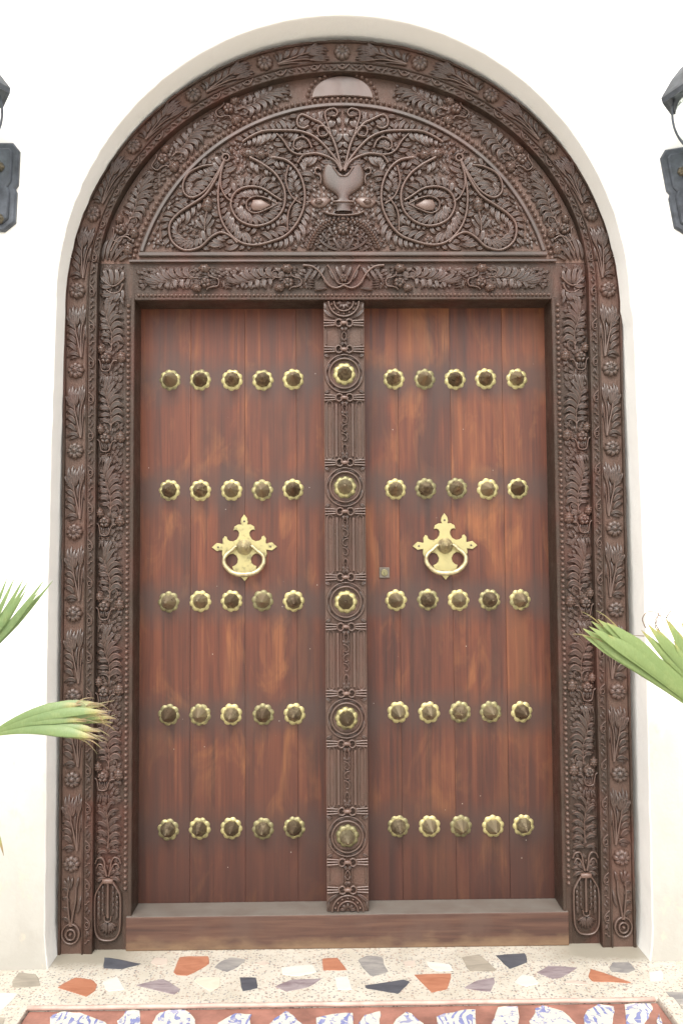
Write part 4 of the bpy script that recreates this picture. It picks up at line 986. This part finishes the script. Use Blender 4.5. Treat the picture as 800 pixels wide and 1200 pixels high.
def knocker(parent, x, z, rot):
    HALF = [(405, 100), (430, 135), (437, 165), (430, 188), (460, 188), (490, 205), (497, 237), (478, 232), (460, 240), (450, 258), (452, 285), (470, 315), (500, 331), (530, 327), (548, 314), (553, 292), (572, 285), (590, 310), (588, 345), (592, 352), (640, 342), (682, 380), (640, 412), (592, 405), (596, 440), (585, 470), (560, 470), (530, 440), (500, 436), (475, 452), (460, 482), (466, 515), (485, 535), (510, 545), (500, 575), (465, 600), (443, 605), (438, 632), (405, 670)]
    R = [((a-405)/7.27/310, -(b-380)/7.27/310) for a, b in HALF]
    pts = [(-a, b) for a, b in R[1:-1]]
    loop = (R+pts[::-1])[::-1]                                            # counter-clockwise
    m = MB(); m.slab(loop, .0048, .0012, 0.0)
    o = m.build('knocker', M['brass_plate'], parent, loc=(x, YD, z), smooth_=False); o.rotation_euler = (0, rot, 0)
    s = 1/7.27/310
    V, F = lathe([(67*s, .004), (67*s, .010), (62*s, .014), (52*s, .016), (50*s, .024), (43*s, .028), (36*s, .030), (33*s, .040), (24*s, .046), (12*s, .050), (9*s, .055), (2*s, .058)], 28, 'y')
    link_mesh('boss', V, F, M['brass_ring'], o, smooth_=True)
    H = [(60, -5), (78, 0), (110, 32), (148, 62), (168, 100), (158, 155), (95, 215), (0, 232)]
    P = [(a*s, -b*s) for a, b in H]+[(-a*s, -b*s) for a, b in H[-2::-1]]
    C = smooth(P, 6); nC = len(C)
    pp = [(x_, -.020-.012*max(0, 1-abs(i/(nC-1)-.5)*2.4), z_) for i, (x_, z_) in enumerate(C)]
    V, F = tube3(pp, lambda t: .0058+.0040*(1-abs(t-.5)*2)**1.2, 12); link_mesh('knocker_ring', V, F, M['brass_ring'], o, smooth_=True)
    V, F = tube3([(-62*s, -.022, .004), (0, -.022, .004), (62*s, -.022, .004)], .0052, 10); link_mesh('pin', V, F, M['brass_ring'], o, smooth_=True)
    for a, b in ((405, 160), (628, 378), (182, 378)):
        V, F = lathe([(9*s, .0045), (9*s, .0058), (5*s, .0068), (0.5*s, .007)], 10, 'y'); q = link_mesh('nail', V, F, M['steel'], o, smooth_=True); q.location = ((a-405)*s, 0, -(b-380)*s)
    return o
def door(name, label, xs, sx):
    d = empty(name, ((xs[0]+xs[-1])/2, YD, Z0)); tag(d, label, 'door')
    ox, oy, oz = d.location
    for i in range(len(xs)-1):
        vs, fs = box(xs[i]+.0003, xs[i+1]-.0003, 0, .045, 0, Z1-Z0, .0009)
        yo = rs.uniform(-.0007, .0007)
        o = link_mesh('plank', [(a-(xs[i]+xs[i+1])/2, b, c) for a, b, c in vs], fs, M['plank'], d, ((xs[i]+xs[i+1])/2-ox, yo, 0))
    for x in STX:
        for z in STZ: stud(d, sx*x-ox+rs.uniform(-.002, .002), -.0005, z-oz+rs.uniform(-.002, .002))
    k = knocker(d, 0, 0, rs.uniform(-.02, .02)); k.location = (sx*.379-ox, -.0012, 1.435-oz)
    return d
dl = door('door_leaf', 'left wooden door leaf with brass studs and knocker but no lock', [-.795, -.582, -.3767, -.181, -.004], -1)
dr = door('door_leaf', 'right wooden door leaf with a small square lock beside the carved post', [-.001, .207, .407, .607, .795], 1)
ox, oy, oz = dr.location
lk = link_mesh('lock', *box(-.0195, .0195, -.006, .0, -.0195, .0195, .0015), M['steel'], dr, (.1485-ox, 0, 1.335-oz))
V, F = lathe([(.0125, .006), (.0125, .0092), (.0112, .0100), (.0004, .0100)], 24, 'y'); link_mesh('lock_cylinder', V, F, M['brass_plate'], lk)
V, F = box(-.0010, .0010, -.0112, -.0095, -.0075, .0025, 0); link_mesh('keyhole', V, F, M['sash'], lk)

# ------------------------------------------------------------------ carved centre post
cp = empty('carved_centre_post', (0, .118, Z0)); tag(cp, 'narrow carved post with five brass studs between the two door leaves', 'door post')
PY = .014
def cpo(o):                                                             # world -> post space
    o.parent = cp; o.location = Vector(o.location)-Vector((0, .118, Z0)); return o
cpo(link_mesh('post_board', *box(-.0755, .0755, PY, .119, .1205, 2.3465, .0035), M['ground']))
def tie_mb():
    m = MB()
    for dz in (-.009, 0, .009):
        for s in (-1, 1): m.tube([(s*.029, dz*.8), (s*.05, dz), (s*.0735, dz*1.15)], .0040, .010)
    for s in (-1, 1): m.tube([(s*.008, .008), (s*.018, .013), (s*.029, .008), (s*.031, -.006), (s*.020, -.014), (s*.011, -.008), (s*.014, .0)], .0040, .013)
    m.slab([(-.012, -.006), (.012, -.006), (.012, .006), (-.012, .006)], .014, .003)
    for s in (-1, 1): m.leaf(((s*.012, -.012), (s*.006, -.024), (0, -.030)), .005, .011, 5)
    return m
def ring_mb():
    m = MB()
    m.tube([(.0555*math.cos(a), .0555*math.sin(a)) for a in [2*PI*k/20 for k in range(20)]], .0042, .011, closed=True)
    m.tube([(.0685*math.cos(a), .0705*math.sin(a)) for a in [2*PI*k/32 for k in range(32)]], .0036, .008, closed=True)
    for k in range(8):
        a = 2*PI*(k+.5)/8; t = Vector((-math.sin(a), math.cos(a))); c = Vector((math.cos(a), math.sin(a)))*.0622
        m.leaf((c-t*.018, c+c.normalized()*.003, c+t*.018), .0030, .007, 5)
    for sx in (-1, 1):
        for sz in (-1, 1): m.leaf(((sx*.073, sz*.074), (sx*.066, sz*.066), (sx*.052, sz*.062)), .006, .009, 5)
    return m
def flute_mb(L, lo=False):
    m = MB(); h = L/2
    for s in (-1, 1):
        m.tube([(s*.030, -h), (s*.030, 0), (s*.030, h)], .0048, .008)
        m.tube([(s*.044, -h), (s*.044, 0), (s*.044, h)], .0026, .006); m.tube([(s*.066, -h), (s*.066, 0), (s*.066, h)], .0030, .007)
        m.tube([(s*.044, h), (s*.048, h+.007), (s*.055, h+.010), (s*.062, h+.007), (s*.066, h)], .0028, .007)
        m.tube([(s*.044, -h), (s*.048, -h-.007), (s*.055, -h-.010), (s*.062, -h-.007), (s*.066, -h)], .0028, .007)
        m.tube([(s*.0175, -h), (s*.0175, 0), (s*.0175, h)], .0018, .006)
    return m
def vine_strip_mb(L):
    m = MB(); h = L/2; nn = max(1, round(L/.052))-1
    def diamond(z):
        m.tube([(0, z+.020), (.008, z+.004), (0, z-.020), (-.008, z+.004)], .0022, .010, closed=True); m.bead((0, z), .0035, .010, 7, 2)
    def dleaf(z, s):
        for q in (-1, 1): m.leaf(((0, z), (q*.008, z+s*.006), (q*.011, z+s*.018)), .0036, .010, 5)
    diamond(h-.020); diamond(-h+.030); dleaf(-h+.006, 1); dleaf(h-.046, 1)
    k = 0; z = h-.058
    while z > -h+.070:
        s = 1 if k % 2 == 0 else -1
        m.tube([(-s*.010, z+.012), (s*.002, z+.008), (s*.010, z-.004), (s*.004, z-.016), (-s*.006, z-.013), (-s*.004, z-.004)], .0026, .010, .002)
        m.leaf(((s*.010, z-.002), (s*.012, z+.010), (s*.004, z+.016)), .003, .009, 5); k += 1; z -= .034
    return m
def fan_mb():
    m = MB()
    for r, t in ((.056, .0040), (.036, .0034)): m.tube([(r*math.cos(a), -r*math.sin(a)) for a in [PI*k/14 for k in range(15)]], t, .011)
    for k in range(7):
        a = PI*(k+.5)/7; m.bead((.0455*math.cos(a), -.0455*math.sin(a)), .0062, .009, 8, 3)
    for k in range(5):
        a = PI*(k+.5)/5; m.leaf(((.008*math.cos(a), -.008*math.sin(a)), (.018*math.cos(a), -.018*math.sin(a)), (.031*math.cos(a), -.031*math.sin(a))), .0052, .010, 5)
    for s in (-1, 1): m.leaf(((s*.073, -.028), (s*.062, -.050), (s*.030, -.062)), .0065, .010, 6); m.leaf(((s*.073, -.004), (s*.066, -.020), (s*.070, -.038)), .004, .009, 5)
    return m
def put(mbf, name, z, flip=1, cache={}, key=None):
    if key and key in cache: o = inst(cache[key], (0, PY-.118, z-Z0))
    else:
        o = mbf().build(name, M['carved'], cp, loc=(0, PY-.118, z-Z0))
        if key: cache[key] = o
    o.scale = (1, 1, flip)
    return o
for i, z in enumerate(STZ):
    put(ring_mb, 'ring_panel', z, key='ring'); put(tie_mb, 'tie_band', z-.090, key='tie'); put(tie_mb, 'tie_band', z+.090, -1, key='tie')
    st = stud(cp, 0, PY-.118-.004, z-Z0, .98)
    if i < 4:
        put(lambda: flute_mb(.196), 'fluting', z+.21065, key='flute'); put(lambda: vine_strip_mb(.205), 'vine_strip', z+.21065, key='vine')
put(fan_mb, 'half_rosette', 2.343, key='fan'); put(fan_mb, 'half_rosette', .124, -1, key='fan')
put(tie_mb, 'tie_band', 2.262, key='tie'); put(tie_mb, 'tie_band', .200, -1, key='tie')
def small_diamond():
    m = MB()
    m.tube([(0, .018), (.008, .003), (0, -.014), (-.008, .003)], .0022, .010, closed=True); m.bead((0, .002), .0035, .010, 7, 2)
    for q in (-1, 1): m.leaf(((0, -.016), (q*.008, -.010), (q*.011, 0)), .0034, .010, 5)
    return m
def small_rib():
    m = MB(); m.tube([(0, -.026), (0, 0), (0, .026)], .0022, .007); return m
for z in (2.2105, .250):
    put(small_diamond, 'diamond', z, key='ss')
    for x in (-.066, -.0165, .0165, .066): o = put(small_rib, 'rib', z, key='rib'); o.location.x = x

# ------------------------------------------------------------------ wall lanterns
def lantern(x, z, label, tilt, rotz):
    t = empty('wall_lantern', (x, WY, z)); tag(t, label, 'lantern', 'lanterns either side of the arch'); t.rotation_euler = (0, tilt, rotz)
    # back plate with chamfered corners, raised rim and a notch half way
    out = [(-.050, -.150), (.050, -.150), (.088, -.118), (.092, -.010), (.086, .004), (.096, .018), (.100, .140), (.078, .168), (-.078, .168), (-.100, .140), (-.096, .018), (-.086, .004), (-.092, -.010), (-.088, -.118)]
    m = MB(); m.slab(out, .018, .006, 0); o = m.build('back_plate', M['iron'], t, smooth_=False)
    m = MB(); m.slab(inset(out, .022), .026, .005, 0.016); m.build('plate_panel', M['iron'], o, smooth_=False)
    for dz in (.075, -.11):
        m = MB(); m.flower((0, 0), .019, 6, .014); q = m.build('plate_boss', M['gilt'], o); q.location = (.035, -.024, dz); q2 = inst(q, (-.035, -.024, dz))
    P = [(0, -.02, -.13), (0, -.07, -.155), (0, -.12, -.12), (0, -.135, -.05), (0, -.15, .03), (0, -.17, .07)]
    link_mesh('bracket_arm', *tube3(sm3(P), .011, 10, .009), M['iron'], t, smooth_=True)
    P = [(0, -.03, .02), (0, -.07, .05), (0, -.10, .02), (0, -.09, -.02), (0, -.06, -.01)]
    link_mesh('bracket_scroll', *tube3(sm3(P), .006, 8), M['gilt'], t, smooth_=True)
    c = (0, -.17, -.045)
    V, F = lathe([(.012, .10), (.035, .11), (.055, .125), (.058, .135), (.050, .142)], 6, 'z', c); link_mesh('lantern_base', V, F, M['iron'], t)
    V, F = lathe([(.040, .142), (.062, .165), (.078, .205), (.082, .245), (.074, .29), (.062, .315)], 24, 'z', c); link_mesh('glass_globe', V, F, M['lglass'], t, smooth_=True)
    V, F = lathe([(.105, .318), (.118, .312), (.120, .330), (.112, .342), (.075, .390), (.040, .425), (.022, .435), (.020, .450), (.010, .462)], 6, 'z', c); link_mesh('lantern_roof', V, F, M['iron'], t)
    V, F = lathe([(.004, .460), (.014, .468), (.016, .480), (.006, .492), (.002, .505)], 12, 'z', c); link_mesh('finial', V, F, M['iron'], t, smooth_=True)
    for k in range(6):
        a = 2*PI*k/6; P = [(c[0]+r*math.cos(a), c[1]+r*math.sin(a), h+c[2]) for r, h in ((.050, .138), (.072, .165), (.088, .205), (.093, .245), (.088, .285), (.078, .320))]
        link_mesh('cage_bar', *tube3(sm3(P), .0042, 6), M['iron'], t, smooth_=True)
    return t
def sm3(P, k=5):
    P = [Vector(p) for p in P]; out = []; n = len(P)
    for i in range(n-1):
        a, b, c, d = P[max(0, i-1)], P[i], P[i+1], P[min(n-1, i+2)]
        for j in range(k):
            t = j/k; out.append(.5*((2*b)+(c-a)*t+(2*a-5*b+4*c-d)*t*t+(3*b-a-3*c+d)*t**3))
    return out+[P[-1]]
lantern(-1.248, 2.70, 'grey iron wall lantern hanging straight at the left of the arch', 0.0, 0.0)
lantern(1.252, 2.69, 'grey iron wall lantern hanging crooked at the right of the arch', math.radians(-7), math.radians(-4))

# ------------------------------------------------------------------ potted fan palms standing beyond both edges of the view
def strip(V, F, A, base, tip, ctrl, w, nrm, n=12, t0=0.0, droop=0.0, fold=.35, tipw=.05, sp=.55):
    """one folded finger of a fan leaf from base to tip"""
    b, c, t = Vector(base), Vector(ctrl), Vector(tip); off = len(V); nrm = Vector(nrm).normalized()
    for i in range(n+1):
        k = i/n; p = b*(1-k)**2+c*2*k*(1-k)+t*k*k; d = (c-b)*(1-k)+(t-c)*k; d.normalize(); s = d.cross(nrm).normalized(); nn = s.cross(d)
        ww = w*(.10+.90*min(1, k/sp)**.9) if k < sp else w*(tipw+(1-tipw)*(1-(k-sp)/(1-sp))**.8)
        z = Vector((0, 0, -droop*max(0, k-.75)**2*16))
        V += [tuple(p-s*ww+z), tuple(p+nn*ww*fold+z), tuple(p+s*ww+z)]; A += [t0+k*(1-t0)]*3
    for i in range(n):
        for j in (0, 1): F.append((off+i*3+j, off+i*3+j+1, off+(i+1)*3+j+1, off+(i+1)*3+j))
def frond(parent, base, tips, ctrls, w, nrm, stalk, seed=1, brown=1.0, fringe=0, sp=.55):
    r = random.Random(seed); V = []; F = []; A = []
    for t, c in zip(tips, ctrls): strip(V, F, A, base, t, c, w*r.uniform(.9, 1.1), nrm, droop=r.uniform(0, .006), sp=sp)
    A = [a*brown for a in A]
    for k in range(fringe):                                              # dry threads and torn tips
        i = r.randrange(len(tips)); b, t, c = Vector(base), Vector(tips[i]), Vector(ctrls[i]); s0 = b.lerp(t, r.uniform(.72, .92)); dirn = (t-b).normalized()
        e = t+dirn*r.uniform(.0, .035)+Vector((r.uniform(-.02, .02), r.uniform(-.02, .02), r.uniform(-.05, .015))); n0 = len(A)
        strip(V, F, A, s0, e, (s0+e)/2+Vector((0, 0, r.uniform(-.005, .03))), .0022, nrm, 8, .9, 0, .3, .2, .3)
    me_o = link_mesh('fan_leaf', V, F, M['palm'], parent, smooth_=True, org=tuple(base))
    at = me_o.data.attributes.new('along', 'FLOAT', 'POINT'); at.data.foreach_set('value', A)
    link_mesh('leaf_stalk', *tube3(sm3(stalk+[base]), .0075, 8, .0045), M['stalk'], parent, smooth_=True)
    return me_o
def palm(x, y, label):
    t = empty('potted_palm', (x, y, 0)); tag(t, label, 'palm')
    V, F = lathe([(.13, 0), (.16, .02), (.19, .26), (.21, .27), (.21, .31), (.185, .31), (.175, .285)], 28); link_mesh('pot', V, F, M['pot'], t, smooth_=False)
    V, F = lathe([(.176, .27), (.10, .285), (.01, .29)], 24); link_mesh('soil', V, F, M['soil'], t, smooth_=True)
    V, F = tube3([(0, 0, .28), (.01, 0, .42), (0, .01, .58)], lambda k: .055-.015*k, 12); link_mesh('trunk', V, F, M['fibre'], t, smooth_=True)
    return t
def rel(o, P): return [tuple(Vector(p)-Vector(o.location)) for p in P]
def fanlist(base, tips, bow):
    b = Vector(base); return [tuple((b+Vector(t))/2+Vector(bow)) for t in tips]
pl = palm(-1.62, -.62, 'potted fan palm left of the door reaching two green fronds into view')
# low frond: comes in from the left, arches and ends in a ragged brown fringe
base = (-1.12, -.50, .845)
tips = [(-.735, -.47, .885), (-.722, -.48, .900), (-.742, -.52, .915), (-.735, -.54, .930), (-.760, -.50, .940), (-.775, -.49, .948), (-.760, -.53, .868), (-.765, -.55, .850), (-.79, -.50, .838), (-.80, -.53, .900), (-.82, -.51, .945)]
B = rel(pl, [base])[0]; T = rel(pl, tips)
frond(pl, B, T, [tuple((Vector(B)+Vector(t))/2+Vector((0, -.01, .052))) for t in T], .0165, (.15, -1, .35), rel(pl, [(-1.60, -.62, .56), (-1.42, -.56, .72), (-1.25, -.52, .80)]), 3, .97, 30, .70)
# upper frond: stiff green spikes pointing up and right
base = (-1.20, -.50, 1.02)
tips = [(-.925, -.47, 1.325), (-.94, -.50, 1.332), (-.955, -.50, 1.300), (-.985, -.52, 1.330), (-1.005, -.50, 1.335), (-1.03, -.51, 1.338), (-1.055, -.50, 1.340), (-1.08, -.52, 1.33), (-.965, -.48, 1.285), (-1.0, -.49, 1.30), (-1.10, -.50, 1.32)]
B = rel(pl, [base])[0]; T = rel(pl, tips)
frond(pl, B, T, [tuple((Vector(B)+Vector(t))/2+Vector((.012, 0, -.012))) for t in T], .0095, (.1, -1, .1), rel(pl, [(-1.61, -.61, .56), (-1.46, -.57, .78), (-1.32, -.53, .94)]), 4, .80, 0, .60)
# drooping old frond whose brown tip just shows
base = (-1.22, -.50, .72)
tips = [(-1.060, -.49, .490), (-1.075, -.50, .475), (-1.085, -.52, .50), (-1.11, -.50, .50), (-1.14, -.51, .49)]
B = rel(pl, [base])[0]; T = rel(pl, tips)
frond(pl, B, T, [tuple((Vector(B)+Vector(t))/2+Vector((.045, 0, .03))) for t in T], .010, (.2, -1, .1), rel(pl, [(-1.61, -.62, .56), (-1.45, -.57, .70), (-1.33, -.53, .76)]), 5, 1.0, 0, .6)
# fronds on the far side, outside the view
for k, a in enumerate((2.2, 3.0, 3.9)):
    d = Vector((math.cos(a), math.sin(a)*.5, .45)); b = Vector((0, 0, .56))+d*.42
    T = [tuple(b+(d+Vector((0, .3*math.sin(q), .6*math.cos(q)))).normalized()*.33) for q in [x_*.42 for x_ in range(-4, 5)]]
    frond(pl, tuple(b), T, [tuple((b+Vector(t))/2+Vector((0, 0, .03))) for t in T], .016, (.3, -1, .2), [(0, 0, .56), tuple(Vector((0, 0, .56))+d*.2+Vector((0, 0, .04)))], 10+k, .85, 0)
pr = palm(1.60, -.62, 'potted fan palm right of the door with one blunt frond crossing the frame')
base = (1.150, -.50, .850)
tips = [(.727, -.49, 1.150), (.728, -.50, 1.166), (.742, -.52, 1.176), (.760, -.48, 1.190), (.775, -.50, 1.197), (.800, -.51, 1.188), (.752, -.50, 1.140), (.765, -.49, 1.128), (.82, -.50, 1.180), (.845, -.49, 1.165), (.80, -.52, 1.150)]
B = rel(pr, [base])[0]; T = rel(pr, tips)
frond(pr, B, T, [tuple((Vector(B)+Vector(t))/2+Vector((.004, -.01, .018))) for t in T], 0.0185, (-.1, -1, .35), rel(pr, [(1.59, -.62, .56), (1.44, -.57, .66), (1.28, -.53, .77)]), 6, .84, 8, .80)
# second, half seen behind: short green points with brown curled threads
base = (1.17, -.46, .90)
tips = [(.930, -.44, 1.155), (.948, -.45, 1.175), (.975, -.44, 1.165), (1.005, -.45, 1.195), (1.02, -.44, 1.185), (1.045, -.45, 1.150), (.96, -.43, 1.12), (1.06, -.44, 1.18), (.985, -.45, 1.13), (.925, -.44, 1.10), (1.03, -.45, 1.12)]
B = rel(pr, [base])[0]; T = rel(pr, tips)
frond(pr, B, T, [tuple((Vector(B)+Vector(t))/2+Vector((-.004, 0, .0))) for t in T], .0145, (-.1, -1, .2), rel(pr, [(1.61, -.61, .56), (1.46, -.55, .70), (1.30, -.49, .83)]), 7, .93, 0, .74)
for P in ([(.945, -.44, 1.160), (.935, -.44, 1.19), (.955, -.44, 1.212), (.985, -.44, 1.205), (1.0, -.44, 1.18), (1.005, -.44, 1.15)], [(.975, -.44, 1.160), (.985, -.44, 1.20), (1.0, -.44, 1.235)],
          [(.99, -.44, 1.15), (.975, -.44, 1.18), (.99, -.44, 1.20), (1.02, -.44, 1.19)], [(1.01, -.44, 1.19), (1.03, -.44, 1.215), (1.06, -.44, 1.215)], [(.94, -.44, 1.135), (.90, -.44, 1.137)]):
    link_mesh('dry_thread', *tube3(sm3(rel(pr, P)), .0018, 5, .0009), M['fibre'], pr, smooth_=True)
for k, a in enumerate((-.9, 0.0, .9)):
    d = Vector((math.cos(a), math.sin(a)*.5, .45)); b = Vector((0, 0, .56))+d*.42
    T = [tuple(b+(d+Vector((0, .3*math.sin(q), .6*math.cos(q)))).normalized()*.33) for q in [x_*.42 for x_ in range(-4, 5)]]
    frond(pr, tuple(b), T, [tuple((b+Vector(t))/2+Vector((0, 0, .03))) for t in T], .016, (-.3, -1, .2), [(0, 0, .56), tuple(Vector((0, 0, .56))+d*.2+Vector((0, 0, .04)))], 20+k, .85, 0)
print('objects', len(bpy.data.objects), 'tris', sum(len(o.data.polygons)*2 for o in bpy.data.objects if o.type == 'MESH'))
